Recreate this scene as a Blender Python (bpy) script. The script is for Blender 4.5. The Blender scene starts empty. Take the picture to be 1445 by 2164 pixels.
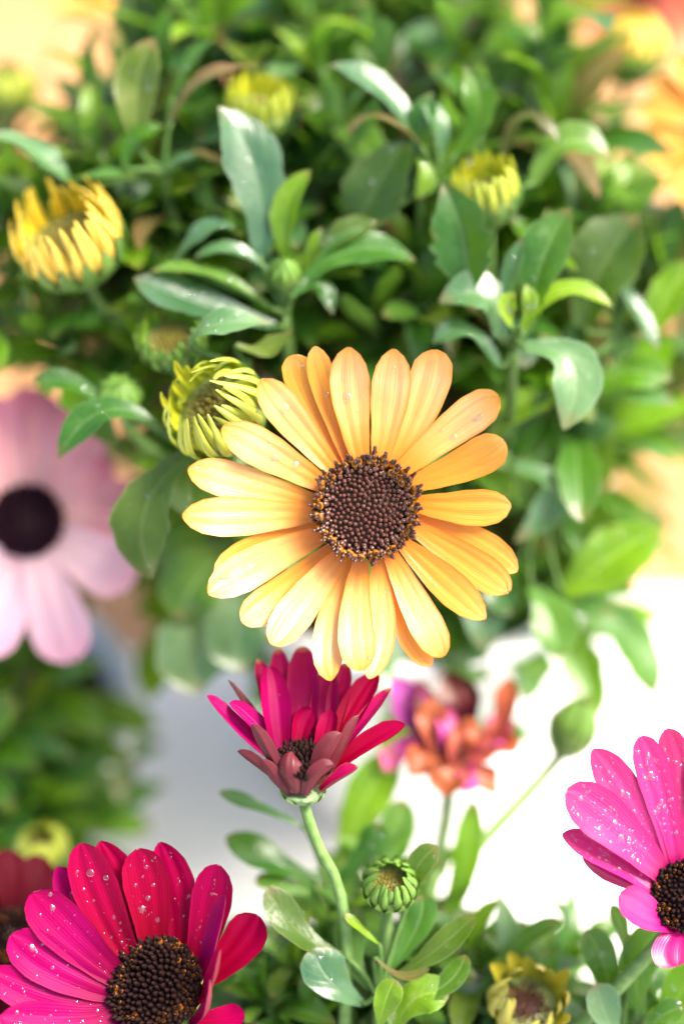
import bpy, math, random
from mathutils import Vector, Matrix
R = math.radians
random.seed(7)
sc = bpy.context.scene
COL = sc.collection
CM = 0.01                       # all layout numbers are centimetres

# ------------------------------------------------------------------ camera
PITCH = R(48); CAMZ = 45.7; FOC = 40.0
K = 13.6 / 1445 / 40            # tangent of one photograph pixel
RIGHT = Vector((1, 0, 0)); FWD = Vector((0, math.cos(PITCH), -math.sin(PITCH))); UP = Vector((0, math.sin(PITCH), math.cos(PITCH)))
cam_d = bpy.data.cameras.new('camera'); cam = bpy.data.objects.new('camera', cam_d); COL.objects.link(cam)
cam.location = (0, 0, CAMZ * CM); cam.rotation_euler = (R(90) - PITCH, 0, 0)
cam_d.sensor_fit = 'VERTICAL'; cam_d.sensor_height = 36; cam_d.sensor_width = 24
cam_d.lens = 36 / (2164 * K)
cam_d.clip_start = 0.01; cam_d.clip_end = 50
cam_d.dof.use_dof = True; cam_d.dof.focus_distance = (FOC - 0.1) * CM; cam_d.dof.aperture_fstop = 2.7
sc.camera = cam

# ------------------------------------------------------------------ light: soft bright daylight from the right
SUN_AZ = R(84); SUN_EL = R(56)   # azimuth clockwise from +Y
w = bpy.data.worlds.new('World'); sc.world = w; w.use_nodes = True
nt = w.node_tree; bg = nt.nodes['Background']; sky = nt.nodes.new('ShaderNodeTexSky')
sky.sky_type = 'NISHITA'; sky.sun_disc = False; sky.sun_elevation = SUN_EL; sky.sun_rotation = SUN_AZ
nt.links.new(sky.outputs[0], bg.inputs[0]); sky.dust_density = 5; sky.ozone_density = .6; bg.inputs[1].default_value = 0.125
sl = bpy.data.lights.new('sun', 'SUN'); sl.energy = 2.6; sl.angle = R(24); sl.color = (1, .93, .82)
sun = bpy.data.objects.new('sun', sl); COL.objects.link(sun); sun.location = (1, 0, 2)
sd = Vector((math.sin(SUN_AZ) * math.cos(SUN_EL), math.cos(SUN_AZ) * math.cos(SUN_EL), math.sin(SUN_EL)))
sun.rotation_euler = (-sd).to_track_quat('-Z', 'Y').to_euler()
sc.view_settings.view_transform = 'Standard'; sc.view_settings.look = 'None'
sc.view_settings.gamma = 1; sc.view_settings.use_curve_mapping = False
sc.view_settings.exposure = 1.8
sc.cycles.use_denoising = True
sc.cycles.max_bounces = 10; sc.cycles.transmission_bounces = 6

# ------------------------------------------------------------------ helpers
def P(px, py, d):               # photograph pixel at a depth (cm) -> world cm
    return Vector((0, 0, CAMZ)) + FWD * d + RIGHT * ((px - 722.5) * K * d) + UP * ((1082 - py) * K * d)
def V(x, y, z):                 # right / up / towards-viewer direction -> world direction
    return (RIGHT * x + UP * y - FWD * z).normalized()
def lerp(a, b, t): return a + (b - a) * t
def table(tab, t):
    for (t0, a), (t1, b) in zip(tab, tab[1:]):
        if t <= t1:
            s = (t - t0) / (t1 - t0); return lerp(a, b, s * s * (3 - 2 * s) * .4 + s * .6)
    return tab[-1][1]
PROF = {
 'leaf':  [(0, .26), (.2, .48), (.42, .85), (.6, 1), (.76, .88), (.9, .5), (.97, .2), (1, .03)],
 'lance': [(0, .4), (.2, .72), (.4, 1), (.6, .93), (.8, .6), (.93, .26), (1, .02)],
 'oval':  [(0, .18), (.2, .42), (.45, .8), (.68, 1), (.84, .88), (.94, .6), (1, .1)],
 'petal': [(0, .42), (.22, .68), (.5, .95), (.68, 1), (.83, .86), (.93, .58), (.98, .28), (1, .06)],
 'round': [(0, .42), (.22, .66), (.5, .9), (.7, 1), (.86, .9), (.95, .62), (.985, .36), (1, .1)],
 'blunt': [(0, .5), (.25, .8), (.55, 1), (.8, .88), (.93, .58), (.98, .3), (1, .08)],
 'strap': [(0, .8), (.35, 1), (.6, .9), (.85, .6), (.96, .42), (1, .15)],
 'bract': [(0, 1), (.4, .95), (.75, .6), (1, .06)],
}
class Blade:
    """A bent, cupped sheet: leaf, petal or bract. World cm."""
    def __init__(s, pts, width, n, prof='leaf', fold=.15, cup=.0, ridge=0., wave=0., teeth=0., twist=0., notch=0., nu=16, nv=8, seed=0):
        pts = [Vector(p) for p in pts]
        if len(pts) == 2: pts = [pts[0], (pts[0] + pts[1]) / 2, pts[1]]
        s.p0, s.p2 = pts[0], pts[2]; s.c = pts[1] * 2 - (pts[0] + pts[2]) / 2
        s.w, s.n, s.prof, s.fold, s.cup, s.ridge, s.wave, s.teeth, s.twist, s.notch = width / 2, Vector(n).normalized(), PROF[prof], fold, cup, ridge, wave, teeth, twist, notch
        s.nu, s.nv = nu, nv
        rr = random.Random(seed * 7 + 3)
        s.ph = [rr.uniform(0, 6.28) for _ in range(4)]
        s.asym = rr.uniform(-.06, .06)
    def frame(s, t):
        c = s.p0 * (1 - t) ** 2 + s.c * 2 * t * (1 - t) + s.p2 * t * t
        T = (s.c - s.p0) * (1 - t) + (s.p2 - s.c) * t
        if T.length < 1e-9: T = s.p2 - s.p0
        T.normalize(); S = T.cross(s.n)
        if S.length < 1e-4: S = T.cross(Vector((.3, .5, .8)))
        S.normalize(); N = S.cross(T)
        if s.twist:
            q = Matrix.Rotation(s.twist * t, 3, T); S = q @ S; N = q @ N
        return c, T, S, N
    def at(s, t, v):
        c, T, S, N = s.frame(t)
        w = s.w * table(s.prof, t)
        if s.teeth:
            w *= 1 + s.teeth * (((t * 4.2 + s.ph[0]) % 1) - .5) * min(1, 4 * t * (1 - t)) * abs(v) ** 2
        a = abs(v)
        h = s.fold * a + s.cup * v * v
        if s.ridge:
            h += s.ridge * (-math.exp(-((v - .34) / .13) ** 2) - math.exp(-((v + .34) / .13) ** 2)) * min(1, 5 * t) + s.ridge * .2 * math.sin(8 * v + s.ph[1])
        h += s.wave * (math.sin(t * 9 + s.ph[2]) * v + .6 * math.sin(t * 6.5 + s.ph[3] + 2.2 * v) * a)
        sh = w * (v + s.asym * (1 - v * v))
        p = c + S * sh + N * (h * w)
        if s.notch: p += T * (s.w * s.notch * max(0, (t - .8) / .2) ** 2 * (math.cos(v * 7.5 + s.ph[0] * .12) * .8 - .1))
        return p, N
    def mesh(s, org, name):
        vs, fs, uv = [], [], []
        for i in range(s.nu + 1):
            t = i / s.nu; t = 1 - (1 - t) ** 1.25
            for j in range(s.nv + 1):
                v = -1 + 2 * j / s.nv
                p, _ = s.at(t, v); vs.append((p - org) * CM); uv.append((t, v * .5 + .5))
        m = s.nv + 1
        for i in range(s.nu):
            for j in range(s.nv): fs.append((i * m + j, i * m + j + 1, (i + 1) * m + j + 1, (i + 1) * m + j))
        return mkmesh(name, vs, fs, uv)
def mkmesh(name, vs, fs, uv=None, smooth=True):
    me = bpy.data.meshes.new(name); me.from_pydata(vs, [], fs); me.update()
    if uv:
        l = me.uv_layers.new(name='UVMap')
        for lp in me.loops: l.data[lp.index].uv = uv[lp.vertex_index]
    if smooth: me.polygons.foreach_set('use_smooth', [True] * len(me.polygons))
    return me
def put(name, me, mat, parent=None, loc=None, kind=None, label=None):
    o = bpy.data.objects.new(name, me); COL.objects.link(o)
    if mat is not None and not me.materials: me.materials.append(mat)
    if parent is not None: o.parent = parent
    if loc is not None: o.location = loc
    if kind: o['kind'] = kind
    if label: o['label'] = label
    return o
def thing(name, loc, label, cat, group=None):
    o = bpy.data.objects.new(name, None); COL.objects.link(o); o.location = Vector(loc) * CM
    o.empty_display_size = .005
    o['label'] = label; o['category'] = cat
    if group: o['group'] = group
    return o
def org(o): return Vector(o.location) / CM
def tube(pts, rads, n=8):
    vs, fs, uv = [], [], []
    m = len(pts); last = None
    for i in range(m):
        T = (pts[min(i + 1, m - 1)] - pts[max(i - 1, 0)]).normalized()
        a = last if last is not None else (Vector((1, 0, 0)) if abs(T.x) < .8 else Vector((0, 1, 0)))
        a = (a - T * a.dot(T)).normalized(); last = a; b = T.cross(a)
        for j in range(n):
            q = 2 * math.pi * j / n
            vs.append(pts[i] + (a * math.cos(q) + b * math.sin(q)) * rads[i]); uv.append((i / (m - 1), j / n))
    for i in range(m - 1):
        for j in range(n): fs.append((i * n + j, i * n + (j + 1) % n, (i + 1) * n + (j + 1) % n, (i + 1) * n + j))
    fs.append(tuple(range(n - 1, -1, -1))); fs.append(tuple(range((m - 1) * n, m * n)))
    return vs, fs, uv
def bez(a, b, c, d, n=14):
    out = []
    for i in range(n + 1):
        t = i / n; out.append(a * (1 - t) ** 3 + b * 3 * t * (1 - t) ** 2 + c * 3 * t * t * (1 - t) + d * t ** 3)
    return out
def lathe(prof, n=24, close=False):      # [(r, z)] about +Z
    vs, fs = [], []
    m = len(prof)
    for r, z in prof:
        for j in range(n):
            q = 2 * math.pi * j / n; vs.append(Vector((r * math.cos(q), r * math.sin(q), z)))
    for i in range(m - 1):
        for j in range(n): fs.append((i * n + j, i * n + (j + 1) % n, (i + 1) * n + (j + 1) % n, (i + 1) * n + j))
    return vs, fs
def basis(axis):
    a = axis.normalized(); e1 = RIGHT - a * RIGHT.dot(a); e1.normalize(); return e1, a.cross(e1), a
def join(parts):
    vs, fs = [], []
    for v, f in parts:
        k = len(vs); vs += v; fs += [tuple(i + k for i in q) for q in f]
    return vs, fs

# ------------------------------------------------------------------ materials
def mat(name):
    m = bpy.data.materials.new(name); m.use_nodes = True; t = m.node_tree
    return m, t, t.nodes['Principled BSDF'], t.nodes['Material Output']
def N(t, k, **kw):
    n = t.nodes.new('ShaderNode' + k)
    for a, b in kw.items(): setattr(n, a, b)
    return n
def ramp(t, fac, stops):
    r = N(t, 'ValToRGB'); e = r.color_ramp.elements
    while len(e) < len(stops): e.new(.5)
    for q, (p, c) in zip(e, stops): q.position = p; q.color = (*c, 1)
    t.links.new(fac, r.inputs[0]); return r.outputs[0]
def math_(t, op, a, b=None, c=None):
    n = N(t, 'Math', operation=op)
    for i, x in enumerate((a, b, c)):
        if x is None: continue
        if isinstance(x, (int, float)): n.inputs[i].default_value = x
        else: t.links.new(x, n.inputs[i])
    return n.outputs[0]
def mix(t, f, a, b, mode='MIX'):
    n = N(t, 'MixRGB', blend_type=mode)
    for i, x in enumerate((f, a, b)):
        if isinstance(x, (int, float)): n.inputs[i].default_value = x
        elif isinstance(x, tuple): n.inputs[i].default_value = (*x, 1)
        else: t.links.new(x, n.inputs[i])
    return n.outputs[0]
def uvnodes(t):
    c = N(t, 'TexCoord'); s = N(t, 'SeparateXYZ'); t.links.new(c.outputs['UV'], s.inputs[0])
    return c, s.outputs[0], s.outputs[1]
def blend_translucent(t, b, out, col, fac):
    tr = N(t, 'BsdfTranslucent'); ms = N(t, 'MixShader'); ms.inputs[0].default_value = fac
    t.links.new(col, tr.inputs[0]); t.links.new(b.outputs[0], ms.inputs[1]); t.links.new(tr.outputs[0], ms.inputs[2]); t.links.new(ms.outputs[0], out.inputs[0])
def petal_mat(name, along, edge, streak, back, trans=.3, rough=.38, bump=.12, edge_w=.86, spec=.45, streak_amt=.55):
    """along: colour stops from base (0) to tip (1)."""
    m, t, b, out = mat(name)
    c, u, v = uvnodes(t)
    col = ramp(t, u, along)
    av = math_(t, 'ABSOLUTE', math_(t, 'MULTIPLY_ADD', v, 2, -1))
    cb = N(t, 'CombineXYZ'); t.links.new(math_(t, 'MULTIPLY', u, 1.3), cb.inputs[0]); t.links.new(math_(t, 'MULTIPLY', v, 16), cb.inputs[1])
    oi = N(t, 'ObjectInfo'); t.links.new(math_(t, 'MULTIPLY', oi.outputs['Random'], 40), cb.inputs[2])
    nz = N(t, 'TexNoise'); nz.inputs['Scale'].default_value = 1; nz.inputs['Detail'].default_value = 3; t.links.new(cb.outputs[0], nz.inputs['Vector'])
    f = math_(t, 'MULTIPLY', N_clamp(t, nz.outputs[0], .42, .72), streak_amt)
    col = mix(t, f, col, streak)
    col = mix(t, math_(t, 'MULTIPLY', N_clamp(t, av, edge_w, 1.02), .8), col, edge)
    n2 = N(t, 'TexNoise'); n2.inputs['Scale'].default_value = 330; n2.inputs['Detail'].default_value = 4
    t.links.new(c.outputs['Object'], n2.inputs['Vector'])
    col = mix(t, math_(t, 'MULTIPLY', N_clamp(t, n2.outputs[0], .5, .75), .12), col, edge)
    hsv = N(t, 'HueSaturation'); t.links.new(col, hsv.inputs['Color'])
    t.links.new(math_(t, 'MULTIPLY_ADD', oi.outputs['Random'], .16, .92), hsv.inputs['Value'])
    t.links.new(math_(t, 'MULTIPLY_ADD', oi.outputs['Random'], -.012, .506), hsv.inputs['Hue'])
    top = hsv.outputs[0]
    geo = N(t, 'NewGeometry')
    full = mix(t, geo.outputs['Backfacing'], top, back) if back else top
    t.links.new(full, b.inputs['Base Color'])
    b.inputs['Roughness'].default_value = rough; b.inputs['Specular IOR Level'].default_value = spec
    wv = math_(t, 'SINE', math_(t, 'MULTIPLY', v, 95)); hh = math_(t, 'ADD', math_(t, 'MULTIPLY', wv, .25), nz.outputs[0])
    hh = math_(t, 'MULTIPLY_ADD', n2.outputs[0], .7, hh)
    bp = N(t, 'Bump'); bp.inputs['Strength'].default_value = bump; bp.inputs['Distance'].default_value = .0006; t.links.new(hh, bp.inputs['Height']); t.links.new(bp.outputs[0], b.inputs['Normal'])
    blend_translucent(t, b, out, full, trans)
    return m
def N_clamp(t, x, a, b):
    n = N(t, 'MapRange'); n.inputs[1].default_value = a; n.inputs[2].default_value = b
    if not isinstance(x, (int, float)): t.links.new(x, n.inputs[0])
    return n.outputs[0]
def leaf_mat(name, c1, c2, rib, back, edge, rough=.28, trans=.38, spec=.5, sheen=.0, tcol=(.2, .42, .012)):
    m, t, b, out = mat(name)
    c, u, v = uvnodes(t)
    n1 = N(t, 'TexNoise'); n1.inputs['Scale'].default_value = 90; n1.inputs['Detail'].default_value = 5; t.links.new(c.outputs['Object'], n1.inputs['Vector'])
    n2 = N(t, 'TexNoise'); n2.inputs['Scale'].default_value = 900; n2.inputs['Detail'].default_value = 3; t.links.new(c.outputs['Object'], n2.inputs['Vector'])
    col = mix(t, N_clamp(t, n1.outputs[0], .36, .66), c1, c2)
    av = math_(t, 'ABSOLUTE', math_(t, 'MULTIPLY_ADD', v, 2, -1))
    # side veins: slanted waves
    ph = math_(t, 'MULTIPLY_ADD', u, 46, math_(t, 'MULTIPLY', av, -15))
    vein = math_(t, 'POWER', math_(t, 'MULTIPLY_ADD', math_(t, 'SINE', ph), .5, .5), 8)
    col = mix(t, math_(t, 'MULTIPLY', vein, .08), col, rib)
    ribm = N_clamp(t, av, .11, .02)
    col = mix(t, math_(t, 'MULTIPLY', ribm, .6), col, rib)
    col = mix(t, math_(t, 'MULTIPLY', N_clamp(t, av, .9, 1.), .7), col, edge)
    n3 = N(t, 'TexNoise'); n3.inputs['Scale'].default_value = 260; n3.inputs['Detail'].default_value = 4; t.links.new(c.outputs['Object'], n3.inputs['Vector'])
    col = mix(t, math_(t, 'MULTIPLY', N_clamp(t, math_(t, 'MULTIPLY_ADD', n3.outputs[0], .25, u), 1.0, 1.14), .7), col, (.2, .11, .045))
    col = mix(t, math_(t, 'MULTIPLY', N_clamp(t, n3.outputs[0], .62, .72), .35), col, edge)
    oi = N(t, 'ObjectInfo'); hsv = N(t, 'HueSaturation'); t.links.new(col, hsv.inputs['Color'])
    t.links.new(math_(t, 'MULTIPLY_ADD', oi.outputs['Random'], .7, .65), hsv.inputs['Value'])
    t.links.new(math_(t, 'MULTIPLY_ADD', oi.outputs['Random'], -.05, .52), hsv.inputs['Hue'])
    geo = N(t, 'NewGeometry'); full = mix(t, geo.outputs['Backfacing'], hsv.outputs[0], back)
    t.links.new(full, b.inputs['Base Color']); b.inputs['Specular IOR Level'].default_value = spec
    t.links.new(math_(t, 'MULTIPLY_ADD', n1.outputs[0], .3, rough - .14), b.inputs['Roughness'])
    b.inputs['Sheen Weight'].default_value = sheen; b.inputs['Sheen Roughness'].default_value = .4
    hh = math_(t, 'MULTIPLY_ADD', math_(t, 'ADD', n2.outputs[0], math_(t, 'MULTIPLY', n3.outputs[0], 2.2)), .5, math_(t, 'MULTIPLY', math_(t, 'ADD', math_(t, 'MULTIPLY', vein, .3), math_(t, 'MULTIPLY', ribm, 2)), -.5))
    bp = N(t, 'Bump'); bp.inputs['Strength'].default_value = .35; bp.inputs['Distance'].default_value = .0005; t.links.new(hh, bp.inputs['Height']); t.links.new(bp.outputs[0], b.inputs['Normal'])
    blend_translucent(t, b, out, mix(t, .55, full, tcol), trans)
    return m
def plain(name, c1, c2, scale=300, rough=.5, spec=.4, bump=.3, trans=0):
    m, t, b, out = mat(name); c = N(t, 'TexCoord')
    n = N(t, 'TexNoise'); n.inputs['Scale'].default_value = scale; n.inputs['Detail'].default_value = 4; t.links.new(c.outputs['Object'], n.inputs['Vector'])
    col = mix(t, N_clamp(t, n.outputs[0], .35, .68), c1, c2)
    t.links.new(col, b.inputs['Base Color']); b.inputs['Roughness'].default_value = rough; b.inputs['Specular IOR Level'].default_value = spec
    bp = N(t, 'Bump'); bp.inputs['Strength'].default_value = bump; bp.inputs['Distance'].default_value = .0006; t.links.new(n.outputs[0], bp.inputs['Height']); t.links.new(bp.outputs[0], b.inputs['Normal'])
    if trans: blend_translucent(t, b, out, col, trans)
    return m
M = {}
M['yellow'] = petal_mat('apricot_yellow_petal', [(0, (.66, .15, .01)), (.13, (.72, .24, .025)), (.32, (.77, .41, .12)), (.7, (.79, .49, .22)), (.93, (.77, .36, .09)), (1, (.7, .25, .03))], (.7, .22, .015), (.72, .29, .045), (.74, .36, .07), trans=.28, rough=.3, spec=.4, edge_w=.8)
M['yellow_shaded'] = petal_mat('shaded_apricot_petal', [(0, (.68, .17, .01)), (.16, (.72, .22, .015)), (.5, (.76, .31, .035)), (.85, (.78, .37, .06)), (1, (.8, .43, .11))], (.72, .22, .015), (.68, .22, .02), (.72, .3, .05), trans=.3, rough=.34, edge_w=.8)  # deeper apricot for right-hand and rear petals, their shading painted into the colour
M['crimson'] = petal_mat('crimson_petal', [(0, (.09, .0, .012)), (.16, (.19, .0, .015)), (.5, (.28, .0, .034)), (1, (.3, .0, .05))], (.27, .003, .04), (.2, .0, .02), (.24, .04, .06), trans=.26, rough=.45, streak_amt=.4, spec=.08)
M['magenta'] = petal_mat('magenta_petal', [(0, (.09, .0, .016)), (.16, (.2, .0, .04)), (.5, (.29, .0, .09)), (1, (.29, .0, .07))], (.27, .003, .06), (.21, .0, .055), (.26, .05, .07), trans=.26, rough=.45, streak_amt=.4, spec=.08)
M['pinkmag'] = petal_mat('pink_magenta_petal', [(0, (.25, .0, .06)), (.2, (.42, .008, .15)), (.6, (.48, .02, .16)), (1, (.48, .018, .13))], (.42, .01, .12), (.4, .008, .12), (.36, .05, .12), trans=.28, rough=.3, spec=.6, streak_amt=.45)
M['cuppink'] = petal_mat('wine_pink_petal', [(0, (.1, .0, .02)), (.25, (.28, .001, .055)), (.6, (.36, .003, .09)), (.94, (.36, .008, .08)), (1, (.5, .3, .1))], (.36, .05, .06), (.26, .001, .05), (.2, .04, .045), trans=.24, rough=.4, streak_amt=.4, spec=.1)
M['cupback'] = petal_mat('dusty_wine_petal', [(0, (.06, .004, .012)), (.5, (.11, .01, .018)), (.9, (.15, .026, .022)), (1, (.5, .34, .08))], (.24, .06, .045), (.06, .004, .01), (.11, .014, .02), trans=.12, spec=.3, rough=.42, streak_amt=.7)
M['pink'] = petal_mat('pale_pink_petal', [(0, (.78, .48, .4)), (.3, (.84, .44, .42)), (.7, (.84, .33, .39)), (1, (.72, .14, .28))], (.74, .22, .36), (.78, .36, .42), (.7, .4, .5), trans=.3, rough=.5)
M['lilac'] = petal_mat('lilac_white_petal', [(0, (.82, .55, .56)), (.3, (.82, .54, .58)), (.7, (.8, .5, .6)), (1, (.74, .34, .48))], (.74, .38, .5), (.78, .42, .5), (.7, .5, .6), trans=.3, rough=.5)
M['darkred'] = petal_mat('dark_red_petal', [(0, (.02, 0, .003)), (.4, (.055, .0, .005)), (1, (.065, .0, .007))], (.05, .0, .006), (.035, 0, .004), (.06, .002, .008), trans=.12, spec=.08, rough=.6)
M['orange'] = petal_mat('orange_petal', [(0, (.6, .14, .01)), (.3, (.78, .3, .03)), (1, (.82, .46, .1))], (.8, .3, .03), (.78, .28, .02), (.75, .35, .06), trans=.3)
M['wilt_orange'] = petal_mat('wilted_orange_petal', [(0, (.2, .025, .025)), (.5, (.36, .1, .04)), (1, (.34, .09, .012))], (.36, .07, .012), (.44, .06, .08), (.4, .1, .06), trans=.25, rough=.45)
M['wilt_pink'] = petal_mat('wilted_pink_petal', [(0, (.4, .03, .16)), (.5, (.58, .09, .36)), (1, (.6, .12, .2))], (.5, .1, .12), (.45, .04, .25), (.5, .15, .3), trans=.25, rough=.45)
M['wilt_maroon'] = petal_mat('wilted_maroon_petal', [(0, (.03, 0, .008)), (.5, (.06, .001, .012)), (1, (.16, .03, .012))], (.16, .04, .01), (.03, 0, .005), (.1, .006, .015), trans=.12, rough=.45)
M['wilt_purple'] = petal_mat('wilted_purple_petal', [(0, (.1, 0, .05)), (.5, (.36, .05, .3)), (1, (.42, .08, .36))], (.3, .03, .2), (.2, .01, .12), (.3, .05, .2), trans=.2, rough=.45)
M['bud_yellow'] = petal_mat('young_yellow_petal', [(0, (.2, .34, .02)), (.35, (.42, .48, .02)), (.7, (.62, .6, .04)), (1, (.6, .6, .04))], (.45, .5, .03), (.36, .44, .02), (.42, .48, .06), trans=.25, rough=.4)
M['bud_gold'] = petal_mat('golden_bud_petal', [(0, (.5, .46, .02)), (.25, (.76, .56, .02)), (.7, (.82, .68, .06)), (1, (.82, .7, .14))], (.75, .56, .03), (.8, .5, .02), (.8, .58, .1), trans=.3, rough=.4)
M['bud_green'] = petal_mat('green_bud_petal', [(0, (.1, .22, .02)), (.5, (.2, .36, .03)), (1, (.4, .48, .05))], (.25, .38, .05), (.12, .26, .02), (.14, .27, .04), trans=.22, rough=.4)
M['bud_olive'] = petal_mat('olive_wilted_petal', [(0, (.26, .26, .02)), (.5, (.46, .42, .03)), (1, (.42, .36, .03))], (.3, .26, .03), (.3, .28, .02), (.45, .4, .08), trans=.22, rough=.45)
M['bract'] = leaf_mat('bract_green', (.09, .2, .035), (.14, .28, .06), (.25, .38, .12), (.1, .2, .05), (.3, .38, .14), trans=.2, rough=.45)
M['bract_pale'] = leaf_mat('bract_pale_green', (.24, .38, .14), (.3, .44, .2), (.3, .44, .2), (.25, .38, .15), (.3, .42, .2), trans=.25, rough=.5)
M['leaf'] = leaf_mat('leaf_green', (.032, .115, .012), (.066, .185, .02), (.2, .35, .1), (.1, .21, .06), (.2, .3, .12))
M['leaf_blue'] = leaf_mat('leaf_blue_green', (.042, .14, .045), (.08, .195, .07), (.15, .27, .12), (.09, .19, .05), (.22, .32, .2), rough=.3, spec=1., sheen=.04)
M['leaf_young'] = leaf_mat('leaf_young_green', (.085, .21, .007), (.14, .29, .01), (.26, .44, .06), (.15, .3, .03), (.28, .4, .1), trans=.42)
M['leaf_olive'] = leaf_mat('leaf_olive', (.045, .095, .01), (.08, .14, .018), (.15, .22, .06), (.1, .18, .05), (.24, .26, .1))
M['leaf_brown'] = leaf_mat('leaf_bronze', (.1, .09, .025), (.16, .11, .04), (.2, .2, .08), (.08, .18, .04), (.34, .2, .1))
M['stem'] = plain('stem_green', (.13, .25, .06), (.21, .34, .1), 500, .5, .3, .6, .12)
M['stem_dark'] = plain('shoot_stem_green', (.05, .12, .02), (.09, .17, .035), 250, .5, .3, .3, .1)
M['disc'] = plain('disc_brown', (.05, .018, .01), (.1, .035, .016), 900, .55)
M['floret_in'] = plain('floret_plum', (.08, .03, .02), (.16, .07, .052), 1500, .36, .5)
M['floret_out'] = plain('floret_amber', (.3, .1, .008), (.46, .18, .02), 1200, .3, .5, trans=.2)
M['floret_tip'] = plain('floret_dark_tip', (.04, .016, .01), (.09, .035, .02), 1500, .28, .7)
M['floret_dark'] = plain('floret_near_black', (.008, .003, .003), (.02, .007, .005), 1500, .6, .1)
M['floret_purple'] = plain('floret_dark_purple', (.012, .003, .007), (.03, .008, .017), 1500, .7, .1)
M['floret_orange'] = plain('floret_orange_speck', (.18, .05, .006), (.3, .1, .01), 1200, .4, .5)
M['bud_disc'] = plain('bud_disc_olive', (.12, .1, .015), (.22, .19, .03), 1500, .45)
M['ceramic'] = plain('white_ceramic', (.78, .78, .79), (.82, .82, .82), 40, .25, .5, .03)
M['soil'] = plain('potting_soil', (.015, .01, .007), (.05, .035, .022), 500, .9, .2, 1.)
def water():
    m, t, b, o = mat('water'); t.nodes.remove(b)
    tr = N(t, 'BsdfTransparent'); rf = N(t, 'BsdfRefraction'); rf.inputs['IOR'].default_value = 1.33; rf.inputs['Roughness'].default_value = .02
    gl = N(t, 'BsdfGlossy'); gl.inputs['Roughness'].default_value = .06; lw = N(t, 'LayerWeight'); lw.inputs[0].default_value = .5
    a_ = N(t, 'MixShader'); a_.inputs[0].default_value = .28; t.links.new(tr.outputs[0], a_.inputs[1]); t.links.new(rf.outputs[0], a_.inputs[2])
    c_ = N(t, 'MixShader'); t.links.new(math_(t, 'MULTIPLY_ADD', math_(t, 'POWER', lw.outputs['Facing'], 4), .4, .13), c_.inputs[0]); t.links.new(a_.outputs[0], c_.inputs[1]); t.links.new(gl.outputs[0], c_.inputs[2]); t.links.new(c_.outputs[0], o.inputs[0])
    return m
M['water'] = water()
def wood():
    m, t, b, o = mat('pale_warm_wood'); c = N(t, 'TexCoord'); mp = N(t, 'Mapping'); t.links.new(c.outputs['Object'], mp.inputs[0]); mp.inputs['Scale'].default_value = (3, 40, 3)
    n = N(t, 'TexNoise'); n.inputs['Scale'].default_value = 1.6; n.inputs['Detail'].default_value = 6; n.inputs['Distortion'].default_value = .6; t.links.new(mp.outputs[0], n.inputs['Vector'])
    col = mix(t, N_clamp(t, n.outputs[0], .3, .7), (.4, .19, .07), (.48, .25, .105)); t.links.new(col, b.inputs['Base Color']); b.inputs['Roughness'].default_value = .42
    return m
M['wood'] = wood()
def cloth():
    m, t, b, o = mat('white_cotton'); c = N(t, 'TexCoord'); wv = N(t, 'TexChecker'); wv.inputs['Scale'].default_value = 1400
    t.links.new(c.outputs['Object'], wv.inputs['Vector']); n = N(t, 'TexNoise'); n.inputs['Scale'].default_value = 30; t.links.new(c.outputs['Object'], n.inputs['Vector'])
    col = mix(t, N_clamp(t, n.outputs[0], .3, .7), (.8, .78, .75), (.84, .83, .81)); t.links.new(col, b.inputs['Base Color']); b.inputs['Roughness'].default_value = .85
    bp = N(t, 'Bump'); bp.inputs['Strength'].default_value = .2; bp.inputs['Distance'].default_value = .0004; t.links.new(wv.outputs[1], bp.inputs['Height']); t.links.new(bp.outputs[0], b.inputs['Normal'])
    return m
M['cloth'] = cloth()

# ------------------------------------------------------------------ the table, the cloth and the pots
def slab(x0, x1, y0, y1, z0, z1):
    v = [Vector((x, y, z)) for z in (z0, z1) for y in (y0, y1) for x in (x0, x1)]
    return v, [(0, 2, 3, 1), (4, 5, 7, 6), (0, 1, 5, 4), (2, 6, 7, 3), (0, 4, 6, 2), (1, 3, 7, 5)]
v, f = slab(-130, 130, -60, 170, -3, 0)
o = put('table', mkmesh('table', [p * CM for p in v], f, smooth=False), M['wood'], kind='structure')
o['label'] = 'pale warm wooden table top, out of focus behind the flowers'
def cloth_mesh():
    nx, ny = 110, 70; vs, fs = [], []
    for j in range(ny + 1):
        for i in range(nx + 1):
            x = -70 + 140 * i / nx; s = j / ny
            yfar = 36.5 + .9 * math.sin(x * .23) + .05 * x
            y = lerp(-45, yfar, s)
            z = .18 + .12 * math.sin(x * .31 + y * .12) * math.sin(y * .21 + 1) + .06 * math.sin(x * .8 - y * .35)
            vs.append(Vector((x, y, max(.08, z) + .05)) * CM)
    m = nx + 1
    for j in range(ny):
        for i in range(nx): fs.append((j * m + i, j * m + i + 1, (j + 1) * m + i + 1, (j + 1) * m + i))
    return mkmesh('tablecloth', vs, fs)
o = put('tablecloth', cloth_mesh(), M['cloth']); sm = o.modifiers.new('thick', 'SOLIDIFY'); sm.thickness = .0009; sm.offset = 0
o['label'] = 'white cotton cloth spread on the wooden table under the pots'; o['category'] = 'tablecloth'
POTS = {}
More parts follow.
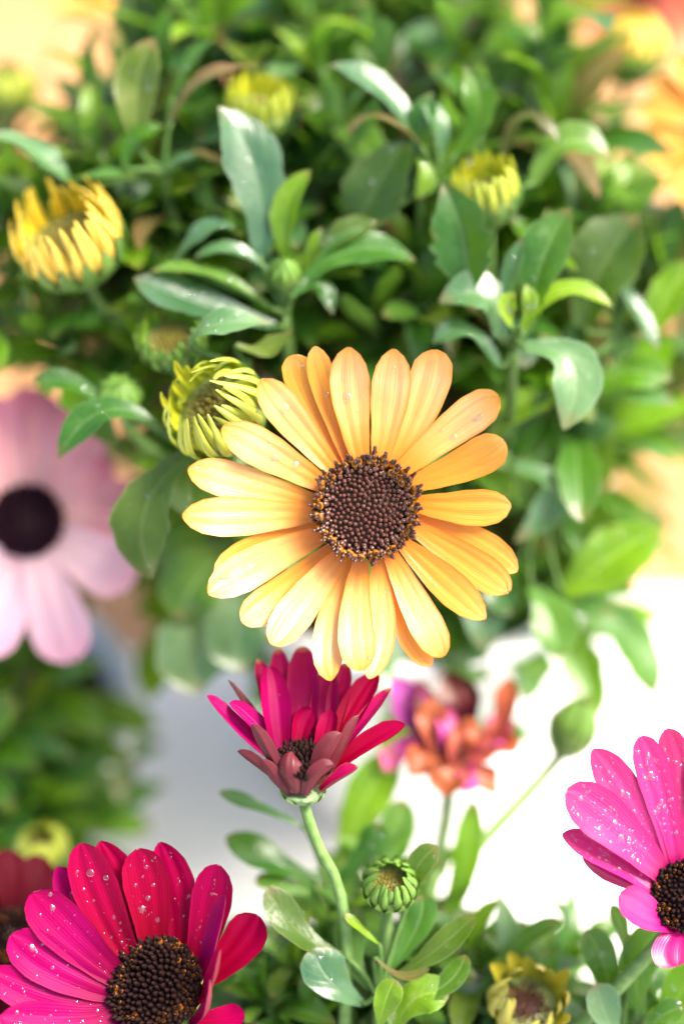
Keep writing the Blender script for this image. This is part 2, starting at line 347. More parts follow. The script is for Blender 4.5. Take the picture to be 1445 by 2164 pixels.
def pot(key, x, y, r, h, label):
    t = thing('flower_pot', (x, y, .4), label, 'pot', 'white ceramic flower pots')
    rb = r * .72
    pr = [(0, 0), (rb * .92, 0), (rb, .12), (rb + (r - rb) * .4, h * .4), (r * .975, h - .9), (r * .985, h - .82), (r * 1.03, h - .75), (r * 1.04, h - .15), (r * 1.02, h - .02), (r * .97, h), (r * .92, h - .06), (r * .9, h - .4), (r * .88, h - 1.2), (rb * .8, .6), (0, .6)]
    v, f = lathe(pr, 64); put('wall', mkmesh('pot_wall', [p * CM for p in v], f), M['ceramic'], t)
    vs, fs = [], []; rr = random.Random(3); n = 36; zs = h - 1.1
    vs.append(Vector((0, 0, zs + .3)))
    for i in range(1, 9):
        for j in range(n):
            q = 2 * math.pi * j / n; a = r * .89 * i / 8; vs.append(Vector((a * math.cos(q), a * math.sin(q), zs + .3 * (1 - i / 8) + rr.uniform(-.09, .09) * (i < 8))))
    for j in range(n): fs.append((0, 1 + j, 1 + (j + 1) % n))
    for i in range(7):
        for j in range(n): a = 1 + i * n; fs.append((a + j, a + n + j, a + n + (j + 1) % n, a + (j + 1) % n))
    put('soil', mkmesh('soil', [p * CM for p in vs], fs), M['soil'], t)
    POTS[key] = (x, y, r * .8, zs + .4 + .15)
pot('A', 1.6, 32.6, 4.9, 9.3, 'white ceramic pot in shade below the apricot daisy, holding the tallest shoots')
pot('B', .6, 17.4, 5.0, 5.6, 'white ceramic pot holding the crimson and magenta daisies')
pot('C', -9.2, 30.2, 3.9, 4.6, 'small white ceramic pot under the pale pink daisy')
rroot = random.Random(21)
def root(key, toward=None):
    x, y, r, z = POTS[key]
    if toward is not None:
        d = Vector((toward.x - x, toward.y - y, 0))
        a = min(r * rroot.uniform(.35, .95), d.length)
        d = d.normalized() * a if d.length > 1e-6 else d
        q = Vector((x, y, 0)) + d + Vector((rroot.uniform(-.25, .25), rroot.uniform(-.25, .25), 0))
        return Vector((q.x, q.y, z - .25))
    a = rroot.uniform(0, 6.28); b = r * math.sqrt(rroot.random()); return Vector((x + b * math.cos(a), y + b * math.sin(a), z - .25))
def stem_to(parent, top, direction, rt, r0=.12, r1=.16, via=None, name='stem', material='stem'):
    """A stalk from the soil at rt up to top, arriving along `direction`."""
    L = (top - rt).length
    o_ = org(parent)
    if via is not None:
        pts = bez(top, top - direction * L * .15, via + (top - via) * .25, via, 10)
        T = (via - pts[-2]).normalized()
        pts += bez(via, via + T * L * .2, rt + Vector((0, 0, L * .25)), rt, 10)[1:]
    else:
        pts = bez(top, top - direction * L * .33, rt + Vector((0, 0, L * .35)), rt, 14)
    m = len(pts); v, f, uv = tube([p - o_ for p in pts], [lerp(r0, r1, i / (m - 1)) for i in range(m)], 8)
    return put(name, mkmesh('stem', [p * CM for p in v], f, uv), M[material], parent)

# ------------------------------------------------------------------ drops of water
def drop_geo(p, n, r, flat=.5, seg=10):
    e1, e2, a = basis(n if abs(n.x) < .95 else n + Vector((0, .3, 0)))
    vs, fs = [], []
    rings = 4; vs.append(p + a * r * flat)
    for i in range(1, rings + 1):
        q = math.pi / 2 * i / rings
        for j in range(seg):
            th = 2 * math.pi * j / seg; vs.append(p + (e1 * math.cos(th) + e2 * math.sin(th)) * r * math.sin(q) + a * r * flat * math.cos(q))
    for j in range(seg): fs.append((0, 1 + j, 1 + (j + 1) % seg))
    for i in range(rings - 1):
        for j in range(seg): b = 1 + i * seg; fs.append((b + j, b + seg + j, b + seg + (j + 1) % seg, b + (j + 1) % seg))
    return vs, fs
def dew(parent, blades, count, r0, r1, seed=1, tr=(.25, .92)):
    rr = random.Random(seed); parts = []
    for _ in range(count):
        b = rr.choice(blades); t = rr.uniform(*tr); v = rr.uniform(-.7, .7)
        p, n = b.at(t, v); r = lerp(r0, r1, rr.random() ** 3)
        p1, _ = b.at(t + .01, v); p2, _ = b.at(t, v + .02); nn = (p2 - p).cross(p1 - p)
        if nn.length > 1e-9: nn.normalize(); n = nn if nn.dot(n) > 0 else -nn
        parts.append(drop_geo(p - n * r * .04, n, r, rr.uniform(.25, .5)))
    if not parts: return
    o_ = org(parent); v, f = join(parts)
    put('water_droplets', mkmesh('droplets', [(p - o_) * CM for p in v], f), M['water'], parent, kind='stuff')
def big_drops(parent, specs):
    for b, t, v, r in specs:
        p, n = b.at(t, v); p1, _ = b.at(t + .01, v); p2, _ = b.at(t, v + .02); nn = (p2 - p).cross(p1 - p).normalized()
        if nn.dot(n) < 0: nn = -nn
        vv, ff = drop_geo(p - nn * r * .03, nn, r, .32, 16); o_ = org(parent)
        put('water_droplet', mkmesh('droplet', [(q - o_) * CM for q in vv], ff), M['water'], parent)

# ------------------------------------------------------------------ flower discs
def floret_mesh(name, prof, n=7):
    v, f = lathe(prof, n); f = list(f); f.append(tuple(range((len(prof) - 1) * n, len(prof) * n)))
    return mkmesh(name, [p * CM for p in v], f)
FL_IN = floret_mesh('floret_closed', [(.06, 0), (.074, .07), (.066, .12), (.038, .165), (.008, .2)], 6)
FL_IN.materials.append(M['floret_in'])
def two_tone(name, prof, split, m1, m2, n=7):
    me = floret_mesh(name, prof, n); me.materials.append(m1); me.materials.append(m2)
    for p in me.polygons: p.material_index = 1 if p.center.z > split * CM else 0
    return me
FL_MID = two_tone('floret_opening', [(.045, 0), (.06, .1), (.07, .17), (.055, .21), (.03, .23), (.012, .25)], .2, M['floret_in'], M['floret_tip'])
FL_OUT = two_tone('floret_open', [(.04, 0), (.055, .1), (.085, .2), (.09, .26), (.06, .3), (.04, .36), (.045, .42), (.02, .46)], .28, M['floret_out'], M['floret_tip'])
def disc_dome(parent, c, axis, r, h, material, name='disc'):
    e1, e2, a = basis(axis); o_ = org(parent)
    pr = [(r * math.sin(q), h * math.cos(q)) for q in [math.pi / 2 * i / 7 for i in range(8)]][::-1] 
    pr = [(r * .9, -h * .8)] + pr[:-1] + [(.001, h)]
    v, f = lathe(pr, 32)
    return put(name, mkmesh(name, [(c - o_ + e1 * p.x + e2 * p.y + a * p.z) * CM for p in v], f), M[material], parent)
def phyllo(n, c, axis, r, h, lean=.6, jit=.03, seed=1):
    e1, e2, a = basis(axis); rr = random.Random(seed)
    for i in range(n):
        s = math.sqrt((i + .5) / n); th = i * 2.399963 + rr.uniform(-jit, jit)
        q = s * math.pi / 2 * .96
        rad = e1 * math.cos(th) + e2 * math.sin(th)
        p = c + rad * (r * math.sin(q) * (.85 + .15 * s)) + a * (h * math.cos(q))
        n_ = (a + rad * lean * s * s).normalized()
        yield i, s, p, n_, rr
def florets_stuff(disc, parent, c, axis, r, h, n, size, mat_in, mat_out, seed=1, tall=1.):
    """All florets of a smaller or blurred disc as one mesh."""
    o_ = org(parent); vs, fs, mi = [], [], []
    for i, s, p, nn, rr in phyllo(n, c, axis, r, h, seed=seed):
        e1, e2, a = basis(nn if abs(nn.x) < .97 else nn + Vector((0, .2, 0)))
        k = len(vs); sz = size * rr.uniform(.85, 1.15) * (1 + .3 * s); ht = sz * 2.4 * tall * rr.uniform(.75, 1.25)
        for q, z in ((.9, -.2), (1.05, .4), (.65, .8), (.12, 1.1)):
            for j in range(6): th = j * math.pi / 3; vs.append(p - o_ + (e1 * math.cos(th) + e2 * math.sin(th)) * sz * q + a * ht * z)
        out = s > .55 and rr.random() < .3
        for lv in range(3):
            for j in range(6): fs.append((k + lv * 6 + j, k + lv * 6 + (j + 1) % 6, k + lv * 6 + 6 + (j + 1) % 6, k + lv * 6 + 6 + j)); mi.append(1 if out and lv < 2 else 0)
        fs.append(tuple(k + 18 + j for j in range(6))); mi.append(1 if out and rr.random() < .5 else 0)
    me = mkmesh('florets', [p * CM for p in vs], fs); me.materials.append(M[mat_in]); me.materials.append(M[mat_out])
    for pl, q in zip(me.polygons, mi): pl.material_index = q
    o = put('florets', me, None, disc, kind='stuff'); return o
def calyx(parent, c, axis, r, depth, n=13, material='bract', out=1.0):
    """cup under the head with pointed bracts"""
    e1, e2, a = basis(axis); o_ = org(parent)
    pr = [(r * .12, -depth), (r * .5, -depth * .95), (r * .82, -depth * .6), (r * .95, -depth * .2), (r * .9, 0), (.01, -depth * .05)]
    v, f = lathe(pr, 24)
    cp = put('calyx', mkmesh('calyx', [(c - o_ + e1 * p.x + e2 * p.y + a * p.z) * CM for p in v], f), M[material], parent)
    for i in range(n):
        th = 2 * math.pi * i / n + .1; rad = e1 * math.cos(th) + e2 * math.sin(th)
        b = Blade([c + rad * r * .55 - a * depth * .9, c + rad * r * 1.02 * out - a * depth * .35, c + rad * r * 1.1 * out + a * depth * .35], 2 * math.pi * r / n * 1.05, rad - a * .5, 'bract', fold=-.1, nu=6, nv=4, seed=i)
        put('bract', b.mesh(o_, 'bract'), M[material], cp)
    return cp

# ------------------------------------------------------------------ the apricot daisy (main flower)
def zz(x, y): return 380 + x / 2.007, 720 + y / 2.007
def traced_petals(t, lst, mats, d0=40., prof='petal', cup=.12, ridge=.055, nu=22, nv=14, wave=.05, notch=.05, seed=0, tr=None):
    o_ = org(t); out = []
    for i, e in enumerate(lst):
        pts, wd, n, mk = e[:4]; kw = e[4] if len(e) > 4 else {}
        pp = []
        for p in pts:
            x, y = (p[0], p[1]) if tr is None else tr(p[0], p[1]); pp.append(P(x, y, d0 + (p[2] if len(p) > 2 else 0)))
        a = dict(prof=prof, cup=cup, ridge=ridge, wave=wave, notch=notch, fold=.0, nu=nu, nv=nv, seed=seed + i); a.update(kw)
        b = Blade(pp, wd * K * d0, V(*n), **a); out.append(b)
        put('petal', b.mesh(o_, 'petal'), M[mats.get(mk, mk)], t)
    return out
def apricot():
    c = P(772, 1076, 40.05); ax = V(.02, .03, 1)
    rt = root('A', c)
    t = thing('daisy_flower', rt, 'large open apricot yellow daisy with a dark brown centre, in sharp focus', 'flower')
    Y, D = 'yellow', 'yellow_shaded'; b_ = .18; f_ = 0.; tp = -.5
    def pe(base, mid, tip, w, m, lay=0., kw=None, tz=tp):
        lay = lay * .13
        return ([(*base, b_ + lay), (*mid, .02 + lay * .8), (*tip, tz + lay)], w / 2.007, (0, 0, 1), m, kw or {})
    L = [
     pe((770, 520), (727, 250), (718, 28), 172, Y, -.2), pe((845, 520), (888, 260), (905, 36), 168, Y, -.3),
     pe((905, 540), (1035, 250), (1078, 38), 182, Y, .9, dict(prof='round')), pe((930, 560), (1160, 370), (1352, 238), 168, Y, .2, dict(prof='round', notch=.1)),
     pe((975, 610), (1215, 520), (1375, 425), 168, D, .4, dict(prof='round'), -.5), pe((985, 690), (1215, 708), (1403, 700), 158, D, .2, {}, -.2),
     pe((985, 745), (1235, 850), (1428, 980), 150, D, 1.0), pe((985, 790), (1205, 925), (1392, 1062), 152, D, .2, dict(notch=.2, prof='round')),
     pe((945, 860), (1110, 1010), (1292, 1178), 150, D, .0, dict(notch=.15)), pe((890, 900), (1000, 1120), (1118, 1338), 150, Y, -.1, dict(prof='round')),
     pe((880, 930), (960, 1190), (1066, 1378), 130, D, 1.2), pe((838, 930), (850, 1190), (800, 1432), 140, Y, .3),
     pe((770, 930), (745, 1180), (772, 1400), 158, Y, -.2, dict(prof='round')), pe((735, 930), (640, 1210), (640, 1442), 140, Y, .9),
     pe((690, 900), (545, 1080), (390, 1288), 165, Y, -.1, dict(prof='round')), pe((650, 880), (440, 1060), (262, 1190), 150, D, 1.0, dict(prof='round')),
     pe((610, 820), (345, 940), (122, 1072), 172, Y, .0), pe((595, 790), (340, 885), (148, 995), 140, D, 1.2),
     pe((580, 730), (280, 745), (12, 742), 172, Y, .1), pe((590, 690), (270, 605), (36, 545), 160, Y, .5),
     pe((620, 620), (385, 480), (180, 368), 168, Y, .0), pe((665, 560), (480, 340), (342, 165), 158, Y, .3),
     pe((700, 530), (545, 230), (492, 58), 150, D, 1.3, dict(prof='round')), pe((725, 530), (625, 230), (572, 24), 118, D, .8),
    ]
    bl = traced_petals(t, L, {}, 40., seed=100, tr=zz, nu=26, nv=16)
    c = c + V(0, 0, 1) * -.02
    dr = .93
    disc = disc_dome(t, c, ax, dr, .22, 'disc')
    o_ = org(t)
    inner = []
    for i, s, p, n, rr in phyllo(440, c, ax, dr, .24, .55, .05, 5):
        if i < 150: inner.append((p, n, rr.uniform(.9, 1.12))); continue
        me = FL_OUT if s > .8 else (FL_MID if s > .62 else FL_IN)
        if .76 < s < .88 and rr.random() < .5: me = FL_OUT
        if s > .84 and rr.random() < .3: me = FL_MID
        fo = put('floret', me, None, disc)
        q = (n + Vector((rr.uniform(-.2, .2), rr.uniform(-.2, .2), 0))).to_track_quat('Z', 'Y')
        k = rr.uniform(.62, .9) * (.78 + .3 * s)
        fo.matrix_local = Matrix.Translation((p - o_) * CM) @ q.to_matrix().to_4x4() @ Matrix.Diagonal((k, k, k * rr.uniform(.8, 1.35), 1))
    vs, fs = [], []
    for p, n, sz in inner:
        e1, e2, a = basis(n); k = len(vs)
        for q, z in ((.04, -.03), (.048, .05), (.036, .1), (.006, .15)):
            for j in range(6): th = j * math.pi / 3 + sz * 9; vs.append(p - o_ + (e1 * math.cos(th) + e2 * math.sin(th)) * sz * q + a * z * sz)
        for lv in range(3):
            for j in range(6): fs.append((k + lv * 6 + j, k + lv * 6 + (j + 1) % 6, k + lv * 6 + 6 + (j + 1) % 6, k + lv * 6 + 6 + j))
        fs.append(tuple(k + 18 + j for j in range(6)))
    put('floret_cluster', mkmesh('floret_cluster', [q * CM for q in vs], fs, smooth=False), M['floret_in'], disc, kind='stuff')
    calyx(t, c - ax * .25, ax, .75, .55)
    stem_to(t, c - ax * .7, V(0, .35, 1), rt, .15, .18)
    big_drops(t, [(bl[0], .52, -.2, .11), (bl[0], .4, .3, .05), (bl[21], .62, .1, .10), (bl[20], .45, -.2, .10), (bl[20], .28, .2, .09), (bl[3], .72, .35, .11), (bl[3], .45, .4, .08),
                  (bl[1], .8, .1, .06), (bl[16], .6, .1, .1), (bl[16], .75, -.3, .07), (bl[20], .55, .4, .06), (bl[12], .75, -.2, .06), (bl[9], .6, .3, .07), (bl[23], .5, 0, .06), (bl[22], .8, .3, .05)])
    dew(t, [b for i, b in enumerate(bl) if i in (0, 1, 3, 9, 12, 11, 14, 16, 19, 20, 21, 8)], 120, .012, .05, 4)
    return t
apricot()

# ------------------------------------------------------------------ crimson daisy, lower left
def crimson():
    d = 40.; c = P(332, 2085, d + .05); ax = V(-.25, .38, .85)
    rt = root('B', c)
    t = thing('daisy_flower', rt, 'large crimson daisy beaded with water drops beside the dark red one', 'flower')
    C_, G = 'crimson', 'magenta'
    L = [([(285, 2045, .3), (225, 1930, .1), (172, 1782, -.25)], 100, (0, .0, 1), C_, dict(prof='round')),
         ([(300, 2040, .4), (270, 1910, .3), (212, 1778, .1)], 90, (0, .1, 1), C_),
         ([(322, 2030, .3), (318, 1910, .15), (292, 1794, -.05)], 100, (0, .1, 1), C_, dict(prof='round')),
         ([(370, 2030, .4), (378, 1910, .35), (338, 1780, .2)], 92, (-.2, .1, 1), C_),
         ([(270, 2060, .35), (200, 1960, .3), (122, 1832, .05)], 90, (.1, .1, 1), G),
         ([(262, 2075, .2), (160, 1985, 0), (68, 1888, -.3)], 104, (.15, .1, 1), G, dict(prof='round')),
         ([(250, 2100, .15), (130, 2050, -.1), (25, 1975, -.35)], 100, (.1, .25, 1), G, dict(prof='round')),
         ([(250, 2120, .1), (110, 2110, -.2), (-25, 2050, -.5)], 90, (.1, .35, 1), G),
         ([(255, 2140, 0), (130, 2165, -.4), (0, 2150, -.8)], 95, (.1, .5, .9), G),
         ([(270, 2160, -.1), (160, 2225, -.6), (50, 2250, -1.)], 95, (.1, .6, .8), G),
         ([(300, 2170, -.2), (240, 2270, -.8), (180, 2330, -1.2)], 90, (.1, .7, .7), C_),
         ([(410, 2050, .25), (440, 1945, .1), (463, 1828, -.2)], 92, (-.25, .1, 1), C_, dict(prof='round')),
         ([(420, 2080, .1), (455, 1990, -.25), (477, 1892, -.6)], 60, (-.85, .1, .55), 'magenta', dict(cup=.5)),
         ([(425, 2075, .3), (500, 2005, .2), (546, 1935, 0)], 92, (-.25, .2, 1), C_, dict(prof='round')),
         ([(410, 2130, 0), (450, 2075, -.5), (466, 2005, -.9)], 50, (-.95, .15, .3), C_, dict(cup=.5)),
         ([(400, 2165, -.1), (440, 2130, -.5), (445, 2070, -.9)], 45, (-.95, .3, .3), G, dict(cup=.5)),
         ([(400, 2160, .1), (470, 2155, 0), (517, 2140, -.1)], 60, (-.3, .5, .8), C_),
         ([(370, 2190, -.2), (410, 2260, -.7), (430, 2320, -1.1)], 90, (-.2, .7, .7), C_)]
    bl = traced_petals(t, L, {}, d, seed=200, cup=.2, ridge=.07)
    r = 94 * K * d
    disc = disc_dome(t, c, ax, r, .22, 'disc')
    florets_stuff(disc, t, c, ax, r, .26, 280, .062, 'floret_dark', 'floret_orange', 3, 1.1)
    calyx(t, c - ax * .25, ax, .8, .55); stem_to(t, c - ax * .7, V(.1, .6, .5), rt, .15, .18)
    big_drops(t, [(bl[4], .78, 0, .11), (bl[0], .8, 0, .09), (bl[0], .74, .55, .07), (bl[2], .45, -.4, .09), (bl[2], .55, -.1, .06), (bl[5], .8, .2, .07), (bl[0], .45, .3, .05), (bl[6], .8, .2, .09), (bl[2], .35, .3, .06)])
    dew(t, [bl[i] for i in (0, 2, 3, 5, 6, 7, 8, 4, 11)], 260, .012, .05, 9, (.15, .92))
crimson()

# ------------------------------------------------------------------ pink magenta daisy on the right
def rightpink():
    d = 40.; c = P(1452, 1895, d + .05); ax = V(-.15, .35, .9)
    rt = root('B', c)
    t = thing('daisy_flower', rt, 'bright pink magenta daisy, glossy and speckled with fine water drops', 'flower')
    G = 'pinkmag'
    L = [([(1400, 1830, .3), (1330, 1700, .1), (1251, 1584, -.2)], 86, (.2, .1, 1), G),
         ([(1425, 1830, .35), (1395, 1690, .2), (1352, 1556, 0)], 78, (.1, .1, 1), G, dict(prof='round')),
         ([(1445, 1830, .4), (1440, 1680, .4), (1407, 1540, .15)], 76, (0, .1, 1), G, dict(prof='round')),
         ([(1400, 1850, .2), (1305, 1755, -.1), (1195, 1672, -.5)], 108, (.35, .2, 1), G, dict(prof='round')),
         ([(1395, 1890, .15), (1290, 1815, .05), (1187, 1764, -.1)], 70, (.1, .6, .8), G),
         ([(1395, 1895, .3), (1310, 1850, .3), (1230, 1812, .25)], 60, (.1, .6, .8), G),
         ([(1425, 1955, 0), (1365, 1930, -.3), (1308, 1890, -.5)], 84, (-.1, .55, .8), G, dict(prof='round')),
         ([(1450, 1960, 0), (1425, 2000, -.4), (1428, 2042, -.6)], 92, (-.2, .6, .8), G, dict(prof='round')),
         ([(1475, 1830, .4), (1485, 1690, .4), (1475, 1560, .2)], 80, (0, .1, 1), G),
         ([(1500, 1850, .4), (1550, 1740, .4), (1600, 1640, .2)], 80, (-.1, .1, 1), G),
         ([(1510, 1890, .3), (1600, 1850, .2), (1690, 1810, 0)], 80, (-.1, .1, 1), G),
         ([(1500, 1940, .1), (1600, 1960, -.2), (1690, 1960, -.5)], 80, (-.1, .3, 1), G),
         ([(1480, 1970, 0), (1540, 2040, -.4), (1600, 2110, -.7)], 80, (-.1, .5, .9), G)]
    bl = traced_petals(t, L, {}, d, seed=300, cup=.18, ridge=.06)
    r = 70 * K * d
    disc = disc_dome(t, c, ax, r, .2, 'disc'); florets_stuff(disc, t, c, ax, r, .22, 200, .05, 'floret_dark', 'floret_orange', 4)
    calyx(t, c - ax * .25, ax, .6, .5); stem_to(t, c - ax * .65, V(.3, .7, .4), rt, .14, .17)
    big_drops(t, [(bl[1], .7, -.2, .1), (bl[3], .55, .2, .08), (bl[3], .45, -.2, .08), (bl[0], .6, 0, .06)])
    dew(t, [bl[3], bl[3], bl[1], bl[2], bl[0], bl[4]], 420, .014, .06, 12, (.2, .92))
rightpink()

# ------------------------------------------------------------------ half open wine red daisy
def cupdaisy():
    d = 40.; c = P(640, 1615, d + .05); ax = V(.02, .9, .42)
    rt = root('B', c)
    t = thing('daisy_flower', rt, 'half open magenta daisy, cup shaped with narrow rolled petals, under the apricot daisy', 'flower')
    G, H = 'cuppink', 'cupback'
    L = [([(600, 1590, .35), (570, 1490, .6), (545, 1393, .9)], 44, (.4, .1, 1), G), ([(590, 1595, .15), (580, 1500, .3), (568, 1408, .6)], 66, (.35, .1, 1), 'magenta'),
         ([(620, 1585, .45), (600, 1480, .8), (588, 1370, 1.2)], 52, (.1, .1, 1), G), ([(645, 1585, .45), (642, 1480, .7), (640, 1366, 1.1)], 72, (0, .1, 1), G),
         ([(675, 1585, .4), (685, 1500, .7), (695, 1415, .9)], 62, (-.1, .1, 1), G), ([(695, 1590, .4), (715, 1490, .7), (732, 1400, 1.)], 50, (-.3, .1, 1), G),
         ([(700, 1595, .3), (748, 1505, .5), (797, 1424, .8)], 64, (-.5, .1, .9), 'crimson'), ([(700, 1605, .1), (765, 1535, .2), (826, 1455, .4)], 46, (-.8, .0, .5), G),
         ([(700, 1630, .05), (775, 1580, 0), (856, 1532, 0)], 62, (-.3, .75, .6), 'crimson'), ([(590, 1620, 0), (505, 1545, 0), (438, 1470, 0)], 48, (.6, .55, .5), 'magenta'),
         ([(595, 1605, .1), (540, 1535, .1), (485, 1485, .1)], 48, (.75, .2, .6), 'magenta'), ([(590, 1595, .25), (530, 1510, .4), (482, 1437, .55)], 38, (.9, .3, .15), H),
         ([(605, 1660, -.25), (565, 1595, -.4), (531, 1530, -.45)], 44, (.55, .2, -.75), H), ([(605, 1672, -.1), (552, 1625, -.25), (502, 1588, -.25)], 40, (.45, .6, -.55), H),
         ([(612, 1682, -.25), (580, 1645, -.4), (552, 1606, -.45)], 38, (.35, .4, -.8), H), ([(628, 1678, -.35), (615, 1630, -.6), (617, 1588, -.4)], 52, (0, .3, -.9), H),
         ([(648, 1682, -.35), (672, 1640, -.6), (706, 1618, -.6)], 48, (-.3, .5, -.75), H), ([(668, 1655, -.25), (690, 1597, -.45), (722, 1550, -.45)], 54, (-.4, .2, -.85), H),
         ([(690, 1650, -.1), (727, 1580, -.25), (758, 1512, -.25)], 38, (-.75, .1, -.55), H), ([(676, 1675, -.2), (718, 1645, -.35), (757, 1622, -.35)], 48, (-.3, .75, .3), 'cuppink'),
         ([(630, 1590, .3), (640, 1530, .4), (660, 1500, .45)], 46, (0, .1, 1), 'crimson'), ([(670, 1600, .2), (690, 1545, .3), (700, 1500, .4)], 44, (-.2, .1, 1), 'crimson')]
    bl = traced_petals(t, L, {}, d, seed=400, cup=.55, ridge=.1, notch=0, wave=.05, prof='blunt')
    r = 62 * K * d
    disc = disc_dome(t, c, ax, r, .25, 'disc'); florets_stuff(disc, t, c, ax, r, .28, 150, .05, 'floret_dark', 'floret_dark', 5)
    calyx(t, P(640, 1670, d), ax, .42, .22, 11, 'bract_pale')
    stem_to(t, P(640, 1690, d + .05), V(-.25, .95, .1), rt, .11, .13, via=P(705, 1850, d + .6))
    dew(t, [bl[i] for i in (9, 1, 12, 15, 18, 8)], 26, .012, .04, 15)
    big_drops(t, [(bl[16], .1, -.3, .08), (bl[15], .08, .3, .07)])
cupdaisy()

# ------------------------------------------------------------------ wilted daisy
def wilted():
    d = 44.2; c = P(955, 1585, d); ax = V(.05, .85, .5); rt = root('B', c)
    t = thing('daisy_flower', rt, 'withered daisy with shrivelled orange, pink and maroon petals', 'flower')
    A = dict(wave=.42, cup=.5, notch=.2)
    L = [([(955, 1590, .2), (985, 1510, .3), (945, 1422, .5)], 88, (-.5, 0, .8), 'wilt_maroon', A), ([(915, 1580, .2), (860, 1500, .3), (833, 1435, .4)], 92, (.5, .1, .8), 'wilt_purple', A),
         ([(905, 1575, .1), (890, 1500, .2), (880, 1440, .3)], 70, (.6, .1, .6), 'wilt_maroon', A), ([(905, 1590), (850, 1590), (815, 1628, -.3)], 66, (0, .6, .7), 'wilt_pink', A),
         ([(925, 1600, -.2), (910, 1535, -.3), (908, 1478, -.3)], 62, (.2, .2, .9), 'wilt_orange', A), ([(950, 1605, -.2), (915, 1600, -.4), (868, 1635, -.6)], 76, (-.1, .6, .8), 'wilt_orange', A),
         ([(965, 1610, -.2), (950, 1630, -.5), (945, 1678, -.7)], 88, (0, .6, .8), 'wilt_orange', A), ([(985, 1600), (1045, 1590, -.1), (1094, 1565, -.2)], 66, (-.2, .7, .7), 'wilt_orange', A),
         ([(1000, 1580, .1), (1060, 1530, 0), (1077, 1435, .1)], 58, (-.6, .2, .8), 'wilt_orange', A), ([(990, 1610, 0), (1015, 1640, -.2), (1050, 1678, -.2)], 54, (.1, .6, .7), 'wilt_orange', A),
         ([(990, 1590, .1), (1040, 1560, .1), (1080, 1520, .2)], 60, (-.3, .5, .8), 'wilt_pink', A), ([(960, 1615, -.4), (975, 1560, -.5), (1010, 1540, -.4)], 60, (.1, .3, .9), 'wilt_orange', A), ([(940, 1600, -.3), (945, 1545, -.3), (930, 1500, -.1)], 50, (.2, .3, .9), 'wilt_pink', A), ([(975, 1620, -.3), (985, 1650, -.5), (970, 1665, -.6)], 60, (.2, .6, .8), 'wilt_pink', A)]
    traced_petals(t, L, {}, d, seed=500)
    disc = disc_dome(t, c, ax, .36, .2, 'disc'); florets_stuff(disc, t, c, ax, .36, .2, 60, .045, 'floret_dark', 'floret_orange', 6)
    calyx(t, c - ax * .3, ax, .5, .5); stem_to(t, c - ax * .75, V(0, .9, .2), rt, .13, .16)
wilted()

# ------------------------------------------------------------------ blurred daisies
def polar_flower(px, py, d, ax, rd, plist, label, discm=('floret_purple', 'floret_dark'), potk='C', seed=0, elev0=10, elev1=0, dirn=None, cone=.2):
    c = P(px, py, d); a = V(*ax); e1, e2, a = basis(a); rt = root(potk, c)
    t = thing('daisy_flower', rt, label, 'flower'); o_ = org(t); k = K * d; r = rd * k
    rr = random.Random(seed)
    for i, (ang, ln, wd, mk) in enumerate(plist):
        th = R(ang); rad = e1 * math.cos(th) + e2 * math.sin(th)
        el0, el1 = R(elev0 + rr.uniform(-5, 5)), R(elev1 + rr.uniform(-8, 8))
        p0 = c + rad * r * .75 - a * .08 * (i % 2); L = (ln - rd * .75) * k
        p1 = p0 + (rad * math.cos(el0) + a * math.sin(el0)) * L * .5; p2 = p1 + (rad * math.cos(el1) + a * math.sin(el1)) * L * .5
        b = Blade([p0, p1, p2], wd * k, a, 'round', fold=0, cup=.12, ridge=.1, wave=.05, notch=.2, nu=18, nv=10, seed=seed + i)
        put('petal', b.mesh(o_, 'petal'), M[mk], t)
    disc = disc_dome(t, c, a, r, .22, 'disc'); florets_stuff(disc, t, c, a, r, .25, 190, r * .075, *discm, seed)
    calyx(t, c - a * .25, a, r * .8, .5); stem_to(t, c - a * .7, dirn or (a + Vector((0, 0, 1))).normalized(), rt, .14, .17)
    return t
polar_flower(58, 1102, 45.6, (.05, .12, 1), 72, [(88, 285, 136, 'pink'), (60, 275, 136, 'pink'), (112, 280, 136, 'pink'), (138, 275, 136, 'pink'), (165, 270, 136, 'pink'), (195, 270, 128, 'lilac'), (222, 270, 128, 'lilac'),
    (254, 300, 128, 'lilac'), (288, 310, 128, 'lilac'), (330, 260, 128, 'lilac'), (12, 245, 100, 'pink'), (352, 240, 96, 'pink'), (36, 215, 95, 'pink')], 'pale pink daisy fading to lilac white with a dark purple centre, out of focus', seed=31)
polar_flower(1535, 270, 45.4, (-.35, .2, .9), 62, [(a, 188 + 12 * math.sin(a), 62, 'orange') for a in range(0, 360, 20)], 'orange daisy with dark centre cut off beyond the foliage, out of focus', ('floret_dark', 'floret_orange'), 'A', 41, 20, 10)
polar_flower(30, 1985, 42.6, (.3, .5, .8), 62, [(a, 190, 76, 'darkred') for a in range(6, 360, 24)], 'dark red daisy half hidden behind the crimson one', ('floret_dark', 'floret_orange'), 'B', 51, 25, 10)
polar_flower(1330, -25, 55, (.0, .5, .8), 55, [(a, 190, 66, 'wilt_orange') for a in range(0, 360, 22)], 'rusty orange daisy beyond the yellow bud, a soft blur', ('floret_dark', 'floret_orange'), 'A', 61, 10, 0)
polar_flower(200, -45, 58, (.0, .5, .8), 40, [(a, 120, 50, 'orange') for a in range(0, 360, 24)], 'small orange daisy beyond the dark curled leaf, a soft blur', ('floret_dark', 'floret_orange'), 'A', 71, 10, 0)

